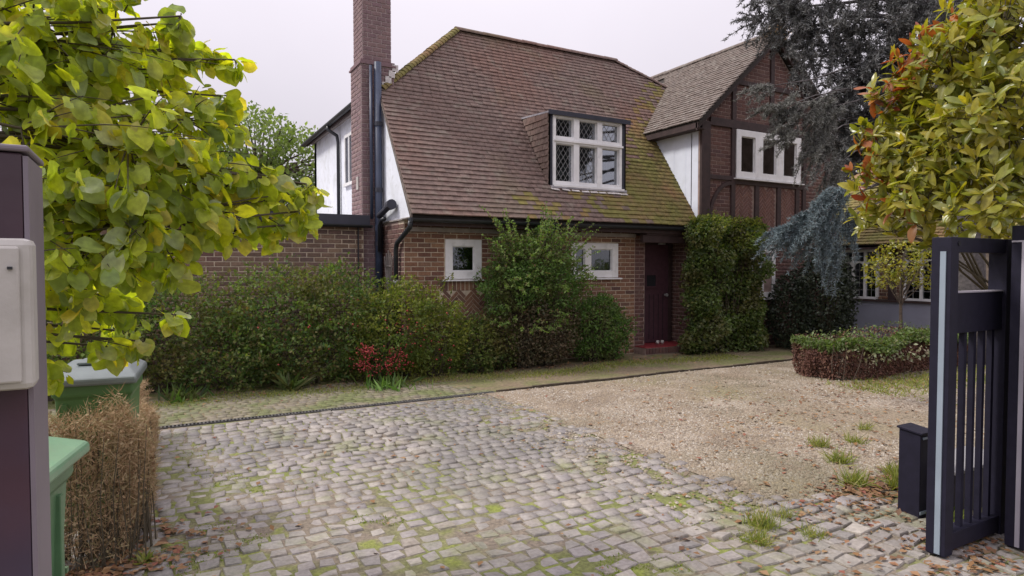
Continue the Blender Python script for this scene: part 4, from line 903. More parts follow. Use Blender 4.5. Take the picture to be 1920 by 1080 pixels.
# ================================================================== PLANTS
def shrub(name, ells, n, size, m, label, cat='shrub', thick=.4, lumpiness=.16, tmpl=T_SMALL, up=.35, sc=3.0, seed=0, extra=None, stems=M_twig, zmin=.01):
    t = thing(name, (ells[0][0], ells[0][1], 0), label, cat)
    P, D, Nn, s = blob_leaves(ells, n, size, thick, lumpiness, up, zmin, sc, seed)
    foliage('foliage', t, tmpl, P, D, Nn, s, m); core('stems', t, ells, stems)
    return t
def shoots(t, base_pts, dirs, length, n_leaf, size, m, rad=.004, droop=.25, tmpl=T_SMALL, name='shoot', dens_m=None):
    paths = []; rr = []; LP = []; LD = []
    for p, d in zip(base_pts, dirs):
        p = np.array(p, float); d = np.array(d, float); d /= np.linalg.norm(d); L = length*random.uniform(.6, 1.25); pts = []
        for i in range(7): s = i/6; pts.append(p + d*L*s + np.array([0,0,-droop*L*s*s]) + unit(1)[0]*.012*s)
        paths.append(pts); rr.append((rad, rad*.35)); pts = np.array(pts)
        for k in range(n_leaf):
            s = random.uniform(.1, 1)*6; i = min(int(s), 5); q = pts[i]*(1-(s-i)) + pts[i+1]*(s-i); LP.append(q); LD.append((pts[i+1]-pts[i])/np.linalg.norm(pts[i+1]-pts[i])*.5 + unit(1)[0])
    V, F = tubes_np(paths, rr, 4); mesh_np(name, V, F, M_twig, t, 'stuff')
    LP = np.array(LP); foliage('shoot_leaves', t, tmpl, LP, np.array(LD), unit(len(LP)) + np.array([0,0,.5]), size*(.6+.7*rng.random(len(LP))), m)

# long hedge in front of the garage: three grown-together bushes
h1 = shrub('hedge_bush', [(-.75,9.75,.62,.95,.75,.78),(.25,9.72,.72,.75,.72,.80),(.9,9.5,.45,.7,.6,.5)], 22000, .050, M_l_hedge, 'dark green bush at the left end of the long hedge below the garage wall', seed=1, thick=.55, lumpiness=.36, sc=4.4)
h2 = shrub('hedge_bush', [(1.65,9.72,.78,.85,.75,.86),(2.45,9.6,.80,.70,.72,.80),(1.9,9.35,.42,.9,.5,.45)], 24000, .050, M_l_hedge, 'tallest dark green bush in the middle of the long hedge below the garage wall', seed=4, thick=.55, lumpiness=.36, sc=4.4)
h3 = shrub('berry_bush', [(3.25,9.32,.70,.72,.66,.74),(3.75,9.15,.58,.55,.52,.62),(2.9,9.1,.4,.5,.5,.4)], 19000, .044, M_l_yellow, 'rounded yellow-green bush with red berries low on its front', seed=7, thick=.5, lumpiness=.28, sc=4.4)
for t, cx, cz, k in ((h1, 0, 1.4, 30), (h2, 2.0, 1.5, 34), (h3, 3.4, 1.35, 26)):
    bp = [(cx+random.uniform(-.8,.8), 9.6+random.uniform(-.5,.3), cz+random.uniform(-.25,.05)) for _ in range(k)]
    shoots(t, bp, [(random.gauss(0,.6), random.gauss(-.2,.4), 1) for _ in bp], .28, 12, .040, M_l_yellow if t is h3 else M_l_hedge)
def ico_pts(n, c, s): return np.array(c) + rng.normal(size=(n,3))*np.array(s)
OCT = (np.array([(1,0,0),(-1,0,0),(0,1,0),(0,-1,0),(0,0,1),(0,0,-1)])*.5, np.array([(0,2,4),(2,1,4),(1,3,4),(3,0,4),(2,0,5),(1,2,5),(3,1,5),(0,3,5)]))
P = np.concatenate([ico_pts(80,(2.58,8.68,.30),(.10,.06,.06)), ico_pts(45,(2.62,8.66,.46),(.06,.05,.04)), ico_pts(110,(2.98,8.64,.38),(.10,.06,.08)), ico_pts(60,(2.84,8.62,.24),(.18,.05,.05)), ico_pts(40,(2.55,8.7,.52),(.05,.04,.03)), ico_pts(26,(3.2,8.66,.75),(.25,.05,.12)), ico_pts(20,(2.2,8.82,.7),(.4,.06,.2)), ico_pts(16,(3.6,8.62,.5),(.2,.05,.15))])
foliage('berries', h3, OCT, P, unit(len(P)), unit(len(P)), .022+.012*rng.random(len(P)), M_berry, smooth=True)

# tall conifer-like shrub in front of the wall
s1 = shrub('feathery_shrub', [(5.5,9.10,1.62,.62,.42,.62),(5.2,9.1,1.30,.66,.42,.45),(5.9,9.1,1.30,.60,.40,.48)], 19000, .050, M_l_con, 'bright green feathery shrub rising to the gutter between the two ground-floor windows', tmpl=T_LONG, seed=11, thick=.6, lumpiness=.36, zmin=.6)
P, D, Nn, s = blob_leaves([(5.35,9.08,.62,.62,.42,.6),(5.85,9.05,.52,.5,.4,.5)], 9000, .045, .55, .25, .3, .02, 3, 5); foliage('lower_foliage', s1, T_SMALL, P, D, Nn, s, M_l_conb); core('stems', s1, [(5.35,9.1,.8,.5,.3,.9),(5.8,9.1,.7,.4,.3,.8)], M_twig)
bp = [(5.5+random.uniform(-.6,.6), 8.95+random.uniform(-.15,.15), 1.8+random.uniform(-.35,.25)) for _ in range(80)]
shoots(s1, bp, [((p[0]-5.45)*1.4+random.gauss(0,.3), random.gauss(-.3,.35), 1) for p in bp], .72, 46, .040, M_l_cont, rad=.005, droop=.15)
bp = [(4.95+random.uniform(-.1,.2), 9.05, 1.2+random.uniform(-.2,.4)) for _ in range(14)]
shoots(s1, bp, [(-1, random.gauss(-.2,.3), random.gauss(.3,.5)) for _ in bp], .55, 10, .035, M_l_hedge, rad=.004, droop=.3)
s2 = shrub('feathery_shrub', [(6.75,9.15,.55,.50,.40,.56),(7.15,9.2,.45,.42,.34,.5),(6.95,9.15,.85,.32,.28,.3)], 10000, .050, M_l_con, 'small dark feathery shrub against the brick wall left of the porch', tmpl=T_LONG, seed=14, thick=.5, lumpiness=.22)
s3 = shrub('small_bush', [(4.45,9.1,.38,.42,.38,.46),(4.85,9.15,.45,.38,.33,.50)], 7000, .045, M_l_hedge, 'low bush under the square window, between the berry bush and the tall feathery shrub', seed=15, thick=.5)

# sprigs standing out of the hedge faces
def face_sprigs(t, ells, n, length, nl, size, m):
    bp = []; dd = []
    for _ in range(n):
        e = random.choice(ells); u = unit(1)[0]; u[1] = -abs(u[1]); u[2] = abs(u[2])*.9 - .15; u /= np.linalg.norm(u); p_ = np.array(e[:3]) + u*np.array(e[3:6])*.9
        if p_[2] > .1: bp.append(p_); dd.append(u*.8 + np.array([0,0,.7]) + unit(1)[0]*.4)
    shoots(t, bp, dd, length, nl, size, m, rad=.003, droop=.45)
face_sprigs(h1, [(-.75,9.75,.62,.95,.75,.78),(.25,9.72,.72,.75,.72,.80),(.9,9.5,.45,.7,.6,.5)], 90, .30, 13, .050, M_l_hedge)
face_sprigs(h2, [(1.65,9.72,.78,.85,.75,.86),(2.45,9.6,.80,.70,.72,.80),(1.9,9.35,.42,.9,.5,.45)], 100, .32, 13, .052, M_l_hedge)
face_sprigs(h3, [(3.25,9.32,.70,.72,.66,.74),(3.75,9.15,.58,.55,.52,.62)], 80, .26, 13, .042, M_l_yellow)
face_sprigs(s1, [(5.5,9.10,1.62,.62,.42,.62),(5.2,9.1,1.30,.66,.42,.45),(5.9,9.1,1.30,.60,.40,.48),(5.35,9.08,.62,.62,.42,.6)], 150, .42, 26, .044, M_l_cont)
face_sprigs(s2, [(6.75,9.15,.55,.50,.40,.56),(7.15,9.2,.45,.42,.34,.5)], 60, .30, 20, .040, M_l_con)
# climber block right of the porch
def box_leaves(x0, x1, y0, y1, z0, z1, n, size, bulge=.10, seed=0, top=True, right=False):
    nf = int(n*.62); ns = int(n*.16); nt_ = n-nf-2*ns
    def wob(P): return lump(P, 3.2, bulge, seed) - bulge*1.2*rng.random(len(P))**1.5
    f = np.stack([rng.uniform(x0,x1,nf), np.full(nf,y0), rng.uniform(z0,z1,nf)], -1); f[:,1] -= wob(f)*1.3; edge = np.minimum(f[:,0]-x0, x1-f[:,0]); f[:,1] += np.clip(.15-edge,0,.15)*.9; f[:,1] += np.clip(f[:,2]-z1+.15,0,.2)*.8; nf_ = np.tile([0,-1,.1],(nf,1))
    l = np.stack([np.full(ns,x0), rng.uniform(y0,y1,ns), rng.uniform(z0,z1,ns)], -1); l[:,0] -= wob(l); nl = np.tile([-1,0,.1],(ns,1))
    r_ = np.stack([np.full(ns,x1), rng.uniform(y0,y1,ns), rng.uniform(z0,z1,ns)], -1); r_[:,0] += wob(r_); nr = np.tile([1,0,.1],(ns,1))
    t_ = np.stack([rng.uniform(x0,x1,nt_), rng.uniform(y0,y1,nt_), np.full(nt_,z1)], -1); t_[:,2] += wob(t_); ntt = np.tile([0,0,1.],(nt_,1))
    P = np.concatenate([f,l,r_,t_]); Nm = np.concatenate([nf_,nl,nr,ntt]); k = len(P)
    return P, Nm*.5+unit(k)*.9+np.array([0,0,-.2]), Nm*.7+unit(k)*.7+np.array([0,0,.3]), size*(.6+.8*rng.random(k))
cl = thing('climbing_shrub', (9.8, 8.95, 0), 'dense tall block of leafy climber right of the porch, golden at its top', 'climber')
P, D, Nn, s = box_leaves(8.90, 10.76, 8.74, 9.1, .03, 2.50, 20000, .064, .24, 3); foliage('foliage', cl, T_SMALL, P, D, Nn, s, M_l_climb)
P, D, Nn, s = box_leaves(9.0, 10.7, 8.72, 9.1, 2.0, 2.62, 3500, .055, .22, 3); foliage('golden_foliage', cl, T_SMALL, P, D, Nn, s, M_l_yellow)
core('stems', cl, [(9.3,8.95,.9,.4,.2,.9),(9.9,8.95,1.2,.6,.2,1.2),(10.4,8.95,.9,.35,.2,.9),(9.6,8.95,1.8,.5,.2,.7)], M_twig)
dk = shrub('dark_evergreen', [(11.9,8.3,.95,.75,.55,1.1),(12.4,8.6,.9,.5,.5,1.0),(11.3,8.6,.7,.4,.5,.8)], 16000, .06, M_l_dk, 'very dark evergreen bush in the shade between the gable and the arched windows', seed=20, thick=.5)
mg = shrub('mossy_bush', [(13.2,9.1,1.2,.25,.4,.9)], 5000, .05, M_l_box, 'narrow olive-green bush against the corner of the arched-window building', seed=21)
# right side small tree in front of arched windows
def mini_tree(name, base, top, ells, n, size, m, label, rad=.05, tm=T_SMALL, thick=.9, br=10, barkm=M_bark, cat='tree'):
    t = thing(name, base, label, cat); base = Vector(base); top = Vector(top); q = MB(); pts = [base, base.lerp(top,.35)+Vector((.05,.03,0)), base.lerp(top,.7)+Vector((-.04,.02,0)), top]; q.tube(pts, [rad, rad*.8, rad*.55, rad*.25], 9); q.build('trunk', barkm, t, smooth=True)
    paths = []; rr = []
    for e in ells:
        for k in range(br):
            s0 = base.lerp(top, random.uniform(.45,1)); c = np.array(e[:3]) + unit(1)[0]*np.array(e[3:6])*random.uniform(.4,.95); a = np.array(s0); mid = (a+c)/2 + np.array([0,0,.12*np.linalg.norm(c-a)]) + unit(1)[0]*.05
            paths.append([a, (a+mid)/2+unit(1)[0]*.02, mid, (mid+c)/2, c]); rr.append((rad*.3, rad*.06))
    V, F = tubes_np(paths, rr, 5); mesh_np('branches', V, F, barkm, t, 'stuff')
    P, D, Nn, s = blob_leaves(ells, n, size, thick, .22, .3, 0, 2.4, len(ells)); foliage('crown', t, tm, P, D, Nn, s, m); return t
mini_tree('small_tree', (11.6,6.6,0), (11.7,6.6,1.9), [(11.75,6.7,1.75,.5,.4,.40),(11.35,6.8,1.55,.35,.3,.3),(12.2,6.4,1.6,.4,.4,.4)], 2600, .06, M_l_phot, 'small bare-stemmed tree with thin yellow-green leaves in front of the grey plinth', rad=.035)
# low box hedge, green on top and dead red-brown at its sides
hb_ = thing('low_hedge', (10.1, 5.9, 0), 'low clipped hedge with green top and dead red-brown sides on the gravel', 'hedge')
HX0, HX1, HY0, HY1, HZ = 8.62, 12.2, 5.62, 6.75, .62
def mound(P):
    P = P.copy(); cx, cy, hx, hy = (HX0+HX1)/2, (HY0+HY1)/2, (HX1-HX0)/2, (HY1-HY0)/2
    for a, c, h, r_ in ((0, cx, hx, .55),):
        e = np.clip((np.abs(P[:,0]-cx) - (hx-r_))/r_, 0, 1.1)
        P[:,1] = cy + (P[:,1]-cy)*np.sqrt(np.clip(1-.75*e*e, .1, 1)); P[:,2] = P[:,2]*(1-.30*e*e)
    ty = np.clip((np.abs(P[:,1]-cy)-hy*.5)/(hy*.55), 0, 1.2); P[:,2] *= 1-.16*ty*ty
    P[:,2] *= 1 + .07*np.sin(P[:,0]*3.1) + .04*np.sin(P[:,0]*7.3+1); zz = P[:,2]/HZ; P[:,1] = cy + (P[:,1]-cy)*(1.04-.13*(1-zz)**2); return P
P, D, Nn, s = box_leaves(HX0, HX1, HY0, HY1, .02, HZ-.06, 26000, .040, .10, 5); P = mound(P); D = D*np.array([1,1,1.2]); foliage('dead_sides', hb_, T_LONG, P, D, Nn, s, M_l_dead)
P, D, Nn, s = box_leaves(HX0-.02, HX1, HY0-.04, HY1, HZ-.10, HZ+.0, 15000, .046, .10, 6); P = mound(P)
foliage('green_top', hb_, T_SMALL, P, D, Nn, s, M_l_box)
P = mound(np.stack([rng.uniform(HX0+.1,11.2,150), HY0-.05-.05*rng.random(150), rng.uniform(.30,.55,150)], -1)); foliage('pale_ivy', hb_, T_SMALL, P, unit(150)-np.array([0,0,.6]), unit(150)+np.array([0,-1,.4]), .045+.03*rng.random(150), M_ivyw)
paths = []; rr = []
for k in range(260):
    x = random.uniform(HX0+.05, HX1-.1); y = random.uniform(HY0+.02, HY1-.1); a = np.array([x,y,0]); c = np.array([x+random.gauss(0,.14), y+random.gauss(-.03,.12), HZ-.08]); paths.append([a, (a+c)/2+unit(1)[0]*.04, c]); rr.append((.008,.003))
V, F = tubes_np(paths, rr, 4); mesh_np('stems', V, F, M_bark, hb_, 'stuff')
# dry brown hedge at the left
dh = thing('dry_hedge', (-.2, 5.5, 0), 'thin dry brown hedge along the left edge of the setts', 'hedge')
def dry(n, boxes):
    P = []; 
    for (x0,x1,y0,y1,z1,w_) in boxes:
        k = int(n*w_); q = np.stack([rng.uniform(x0,x1,k), rng.uniform(y0,y1,k), rng.random(k)**.8*z1], -1); q[:,2] *= 1 + .12*np.sin(q[:,1]*3+q[:,0]*5); q[:,0] += .06*np.sin(q[:,1]*4+q[:,2]*6) - .05*(q[:,2] > z1*.85); P.append(q)
    return np.concatenate(P)
dbox = [(-.22,-.05,4.30,5.1,.76,.28),(-.20,-.04,5.1,6.0,.62,.22),(-.16,-.02,6.0,7.3,.50,.20),(-.95,-.06,4.10,4.40,.93,.30)]
P = dry(42000, dbox); k = len(P); foliage('dry_twigs', dh, (np.array([(-.035,0,0),(.035,0,0),(0,1,0)]), np.array([(0,1,2)])), P, unit(k)*.9+np.array([0,0,.5]), unit(k), .035+.05*rng.random(k), M_l_straw)
P = dry(11000, dbox); P = P[P[:,2] > .06]; k = len(P); foliage('dry_leaves', dh, T_SMALL, P, unit(k), unit(k), .014+.016*rng.random(k), M_l_straw)
paths = []; rr = []
for q in dry(420, dbox): a = np.array([q[0],q[1],0]); c = np.array([min(q[0]+random.gauss(0,.04),-.02), q[1]+random.gauss(0,.08), max(.2,q[2])]); paths.append([a,(a+c)/2+unit(1)[0]*.03,c]); rr.append((.005,.0015))
V, F = tubes_np(paths, rr, 3); mesh_np('stems', V, F, M_twig, dh, 'stuff')

# ---- big-leaved tree in the left foreground
def CW(px_, py_, d): return np.array([0,0,CH]) + d*(_fw + _rt*(px_-960)/FPX + _up*(540-py_)/FPX)
def crown_tree(name, base, trunk_top, clusters, leaf_n, size, tmpl, m, label, nobj=300, twig_leaves=7, whorl=False, m2=None, red=None, droop=.5, trad=.09, meshname='leaf', barkm=M_bark, protos=None):
    t = thing(name, base, label, 'tree'); base = np.array(base, float); tt = np.array(trunk_top, float)
    q = MB(); q.tube([base, base*.6+tt*.4+np.array([.05,.04,0]), tt], [trad, trad*.8, trad*.5], 10); q.build('trunk', barkm, t, smooth=True)
    tot = sum(c[3]**2*c[4] for c in clusters); paths = []; rr = []; LP = []; LD = []; LN = []; RD = []
    for (cx, cy, cz, rad, wgt) in clusters:
        c = np.array([cx,cy,cz]); st_ = base*.35+tt*.65 if cz < tt[2] else tt; st_ = st_ + unit(1)[0]*.05; mid = (st_+c)/2 + np.array([0,0,.10]); main = [st_, (st_+mid)/2+unit(1)[0]*.03, mid+unit(1)[0]*.03, (mid+c)/2, c]; paths.append(main); rr.append((.013,.005)); main = np.array(main)
        nt_ = max(3, int(leaf_n*rad*rad*wgt/tot/twig_leaves))
        for k in range(nt_):
            e = c + unit(1)[0]*rad*random.random()**.4; a = c + (e-c)*random.uniform(.1,.45) if random.random() < .7 else main[3]
            d = e-a; L = np.linalg.norm(d)+.05; o_ = d/L + np.array([0,0,.25]) ; ln = min(L, .30); s0 = e - d/L*ln
            pts = [s0 + (e-s0)*u + np.array([0,0,-.06*u*u*droop]) for u in np.linspace(0,1,5)]; paths.append([a]+pts if np.linalg.norm(a-s0) > .03 else pts); rr.append((.0045,.0015))
            rv = random.random()
            for j in range(twig_leaves):
                u = 1 - .40*random.random()**1.6 if whorl else (j+.6)/twig_leaves; p_ = s0 + (e-s0)*u + np.array([0,0,-.06*u*u*droop]); LP.append(p_)
                side = unit(1)[0]; side = side - d/L*side.dot(d/L)*.8
                if whorl: LD.append(side*.9 + d/L*.45 + np.array([0,0,.25])); LN.append(d/L + np.array([0,0,.6]) + unit(1)[0]*.25)
                else: LD.append(side*.6 + d/L*.35 + np.array([0,0,-droop])); LN.append(np.array([0,-.25,.5]) + unit(1)[0]*.95 - side*.2)
                RD.append(rv*.0 + random.random())
    V, F = tubes_np(paths, rr, 4); mesh_np('branches', V, F, barkm if trad > .1 else M_twig, t, 'stuff')
    LP = np.array(LP); LD = np.array(LD); LN = np.array(LN); RD = np.array(RD)
    if not whorl: LP = LP + LD/np.linalg.norm(LD, axis=1)[:, None]*.035     # leaf stalks
    s = size*(.50+.85*rng.random(len(LP))); isred = red(LP) if red is not None else np.zeros(len(LP), bool)
    vis = show_size(LP)*s; order = np.argsort(-vis); objs = order[:nobj]; rest = order[nobj:]
    Rm = rotm(LD, LN); o_ = np.array(base); mes = {}
    for k in objs:
        mm = m2 if isred[k] else m
        vi = random.randrange(len(tmpl[0])); mk = (mm.name, vi)
        if mk not in mes: me = bpy.data.meshes.new(meshname); me.from_pydata(tmpl[0][vi].tolist(), [], tmpl[1].tolist()); me.polygons.foreach_set('use_smooth', np.ones(len(me.polygons), bool)); me.materials.append(mm); mes[mk] = me
        ob = bpy.data.objects.new(meshname, mes[mk]); COL.objects.link(ob); ob.parent = t; M = Rm[k]*s[k]; p_ = LP[k]-o_
        ob.matrix_local = Matrix(((M[0,0],M[0,1],M[0,2],p_[0]),(M[1,0],M[1,1],M[1,2],p_[1]),(M[2,0],M[2,1],M[2,2],p_[2]),(0,0,0,1)))
    for sel, mm, nm in ((rest[~isred[rest]], m, 'foliage'), (rest[isred[rest]], m2, 'young_foliage')):
        if len(sel): foliage(nm, t, tmpl, LP[sel], LD[sel], LN[sel], s[sel], mm, rnd=RD[sel], smooth=True)
    return t
#            pixel-free world clusters: computed once from the photograph, spread through 1.5 m of depth
LC = []
for (a, b_, d, r_, w_) in [(60,40,3.0,.50,1.2),(215,55,3.2,.34,1),(120,200,3.1,.45,1.2),(300,130,3.5,.30,.9),(345,225,3.4,.26,1),(240,270,3.0,.42,1.2),(150,350,2.9,.36,1.2),(330,330,3.4,.36,1.1),(440,330,3.6,.24,1),(505,330,3.7,.17,.8),(545,370,3.8,.15,.9),(480,400,3.7,.18,1),(520,425,3.8,.12,1),
                           (380,400,3.4,.22,1),(270,420,3.0,.26,1.1),(180,470,2.9,.26,1.1),(120,540,3.1,.24,1.2),(195,560,3.3,.20,1.1),(225,620,3.5,.12,1),(120,625,3.4,.15,1.1),(300,455,3.2,.14,.8),(420,440,3.6,.10,.7),(560,420,3.8,.09,.8),(100,690,3.3,.06,.7),(400,105,3.6,.10,.35),(450,235,3.7,.12,.6),(345,40,3.4,.09,.5),(20,560,3.2,.3,.8),(300,500,3.2,.12,.6),(330,475,3.3,.10,.5),(575,395,3.8,.10,.7),(215,650,3.5,.07,.7),(440,112,3.6,.035,.8),(395,95,3.6,.05,.7),(340,30,3.3,.06,.9),(415,180,3.6,.07,.5),(270,640,3.5,.05,.6),(330,590,3.5,.05,.5),(575,345,3.8,.06,.8),(590,350,3.85,.05,.6)]:
    LC.append((*CW(a, b_, d), r_, w_))
crown_tree('lime_tree', (-1.75,3.3,-.02), (-1.6,3.3,2.1), LC, 3300, .080, T_HEART, M_l_hero, 'broad-leaved tree with bright yellow-green leaves overhanging from the left', trad=.10)
# ---- laurel-like tree on the right with red young tips
PC = []
for (a, b_, d, r_, w_) in [(1880,60,4.0,.42,1.1),(1790,150,4.3,.36,1),(1720,200,4.5,.26,1),(1890,230,3.9,.42,1),(1790,290,4.2,.36,1),(1690,290,4.5,.28,1),(1650,250,4.6,.16,.9),(1655,350,4.5,.20,1),(1740,370,4.2,.24,1),(1850,370,3.9,.26,1),(1900,390,4.4,.22,1),(1640,390,4.6,.10,.9),(1700,410,4.5,.10,.9),(1780,420,4.6,.09,.8),(1830,30,4.4,.26,.9),(1760,90,4.5,.2,.8),(1690,135,4.5,.15,.7),(1645,185,4.5,.12,.7),(1730,85,4.4,.12,.7),(1625,415,4.6,.09,.7),(1675,430,4.5,.09,.7),(1740,440,4.4,.08,.7),(1610,310,4.5,.10,.8),(1860,430,4.6,.08,.6)]:
    PC.append((*CW(a, b_, d), r_, w_))
RC = [(CW(1705,100,4.4),.22),(CW(1645,160,4.5),.20),(CW(1775,55,4.3),.18),(CW(1620,255,4.5),.17),(CW(1612,335,4.5),.17),(CW(1850,40,4.0),.10),(CW(1700,400,4.3),.12),(CW(1665,180,4.2),.14),(CW(1620,390,4.5),.12)]
def redf(P):
    r_ = np.zeros(len(P), bool)
    for c, rad in RC: r_ |= ((P - c)**2).sum(1) < rad*rad
    return r_ & (rng.random(len(P)) < .34)
crown_tree('laurel_tree', (6.1,2.6,-.02), (6.0,2.7,2.2), PC, 5800, .098, T_LAUR, M_l_phot, 'bushy tree with glossy yellow-green leaves and orange-red young tips above the gate', whorl=True, m2=M_l_red, red=redf, twig_leaves=7, trad=.08, droop=.1)

# ---- cedar
def cedar_sprays(t, starts, length, m, n_side=11, needles=15, nl=.045, name='needles', rad=.008, droopf=.35):
    paths = []; rr = []; LP = []; LD = []
    for (p, d) in starts:
        p = np.array(p, float); d = np.array(d, float); d /= np.linalg.norm(d); L = length*random.uniform(.6, 1.3)
        pts = np.array([p + d*L*s + np.array([0,0,-droopf*L*s*s]) for s in np.linspace(0,1,6)]); paths.append(pts); rr.append((rad, rad*.3))
        for k in range(n_side):
            s = random.uniform(.12, 1); q = p + d*L*s + np.array([0,0,-droopf*L*s*s]); sd_ = d*1.0 + unit(1)[0]*.75 + np.array([0,0,-.25]); sd_ /= np.linalg.norm(sd_); l2 = L*.34*random.uniform(.5,1.2)*(1.2-s)
            e = q + sd_*l2 + np.array([0,0,-.2*l2]); paths.append([q, (q+e)/2, e]); rr.append((rad*.4, rad*.2))
            nn = max(4, int(needles*l2/(L*.25)))
            for j in range(nn):
                LP.append(q + (e-q)*random.random()); LD.append(sd_*.5 + unit(1)[0]*.8 + np.array([0,0,.25]))
        for j in range(needles*5): s = random.random(); LP.append(p + d*L*s + np.array([0,0,-droopf*L*s*s])); LD.append(d*.5 + unit(1)[0]*.8)
    V, F = tubes_np(paths, rr, 3); mesh_np('twigs', V, F, M_bark_g, t, 'stuff')
    LP = np.array(LP); foliage(name, t, T_NEEDLE, LP, np.array(LD), unit(len(LP)), nl*(.7+.6*rng.random(len(LP))), m)
cd = thing('cedar', (12.4, 5.9, 0), 'large dark grey-green cedar with drooping blue-grey branches in front of the gable', 'tree')
q = MB(); q.tube([(12.4,5.9,-.05),(12.42,5.92,.5),(12.35,5.95,2.5),(12.2,6.0,5),(12.1,6.0,8.0)], [.42,.33,.29,.22,.10], 14); q.build('trunk', M_bark_g, cd, smooth=True)
CT = np.array([12.3,5.95,0])
def limb(zt, end, r0=.06):
    a = CT + np.array([0,0,zt]); e = np.array(end); mid = (a+e)/2 + np.array([0,0,.25]); q = MB(); qs = [(1-u)**2*a + 2*u*(1-u)*(mid+np.array([0,0,.2])) + u*u*e + (unit(1)[0]*.07 if 0 < u < 1 else 0) for u in np.linspace(0,1,8)]; q.tube(qs, [r0*(1-.85*u) for u in np.linspace(0,1,8)], 7); q.build('limb', M_bark_g, cd, smooth=True)
CL = []
for (a, b_, d, r_, n_) in [(1450,10,9.6,.42,40),(1500,50,9.6,.40,40),(1480,15,9.6,.55,40),(1570,60,9.6,.60,70),(1660,40,9.4,.75,100),(1750,40,9.2,.70,90),(1620,150,9.5,.50,76),(1570,200,9.4,.36,60),(1640,230,9.4,.40,70),(1600,280,9.4,.30,40),(1700,130,9.3,.55,100),(1650,-60,9.6,.9,60),(1520,-50,9.8,.7,40),(1800,-40,9.2,.8,50),(1610,270,9.4,.26,14),(1510,110,9.4,.28,14)]:
    c = CW(a, b_, d); CL.append((c, r_, n_)); limb(min(7.5, c[2]+.4), c)
st_ = []
for (c, r_, n_) in CL:
    for k in range(n_): u = unit(1)[0]; p_ = c + u*r_*random.random()**.5*np.array([1,1,.75]); st_.append((p_, np.array([-.5,-.3,-.25]) + unit(1)[0]*.75))
cedar_sprays(cd, st_, .46, M_needle, 11, 12, .056, 'needles')
# blue-grey weeping lower branches
st_ = []
def fan(c, r_, n_, dr_, px=1): 
    for k in range(n_): u = unit(1)[0]; st_.append((np.array(c) + u*r_*random.random()**.5, np.array(dr_) + unit(1)[0]*.28))
for (a, b_, d, r_, n_, dr_) in [(1500,200,8.4,.22,26,(-.8,-.1,-.2)),(1460,205,8.3,.10,9,(-.9,0,0)),(1540,260,8.4,.22,26,(-.6,-.1,-.5)),(1490,250,8.3,.12,12,(-.9,0,-.1)),(1560,200,8.5,.22,24,(-.4,0,-.4)),(1450,160,8.4,.08,6,(-.9,0,-.2)),(1570,310,8.4,.14,14,(-.3,0,-.6))]:
    c = CW(a, b_, d); fan(c, r_, n_, dr_); limb(c[2]+.9, c, .035)
cedar_sprays(cd, st_, .42, mat('grey_cedar_needle', G((.15,.16,.145),(.21,.21,.19),(.12,.13,.11),(.26,.25,.23)), .75), 12, 22, .040, 'grey_needles')
st_ = []
for (a, b_, d, r_, n_, dr_) in [(1570,360,8.0,.20,28,(-.55,-.1,-.55)),(1535,400,7.9,.20,34,(-.6,0,-.5)),(1510,420,7.9,.14,22,(-.8,0,-.4)),(1560,440,7.9,.14,20,(-.25,0,-.7)),(1590,400,8.1,.12,12,(.0,0,-.7)),(1480,425,7.9,.10,10,(-.8,0,-.3))]:
    c = CW(a, b_, d); fan(c, r_, n_, dr_); limb(c[2]+1.1, c, .035)
cedar_sprays(cd, st_, .42, M_needle_b, 13, 24, .040, 'blue_needles')

# ---- distant trees
def far_tree(base, h, ells, n, size, m, label):
    return mini_tree('background_tree', base, (base[0], base[1], h), ells, n, size, m, label, rad=.25, thick=.8, br=14)
far_tree((3.6,25.5,0), 5.2, [(3.3,25.4,6.2,1.6,1.6,1.2),(5.0,25.2,5.4,1.5,1.5,1.4),(2.2,25.6,5.0,1.4,1.5,1.3),(4.0,25.2,4.2,2.0,1.5,1.1),(6.0,25.3,4.6,1.2,1.3,1.3)], 15000, .17, M_l_bg, 'rounded pale green tree in the distance left of the chimney')
far_tree((-3.5,24,0), 5, [(-3.5,24,6,2.6,2,2.2),(-6,24,5,2.2,2,2)], 9000, .2, M_l_bg, 'distant pale tree hidden behind the overhanging leaves on the left')
far_tree((21,12,0), 5.5, [(21,12,5.6,2.4,2.4,2.6),(23.5,10,5.2,2.2,2.4,2.4),(19.6,13.5,4.8,1.6,2,2)], 16000, .17, M_l_dk, 'dark tree behind the arched-window building')
far_tree((26,5,0), 5.5, [(26,5,5.2,2.8,2.8,3.0),(27,1,4.8,2.5,2.8,2.8),(28,-3,4.6,2.5,2.8,2.8)], 15000, .19, M_l_bg, 'light green tree behind the gate at the far right')
rh = shrub('garden_shrub', [(12.9,3.6,.9,.8,1.0,1.1),(13.0,2.2,.8,.8,1.0,1.0)], 12000, .07, M_l_climb, 'leafy green garden shrub seen through the gate bars', seed=31)

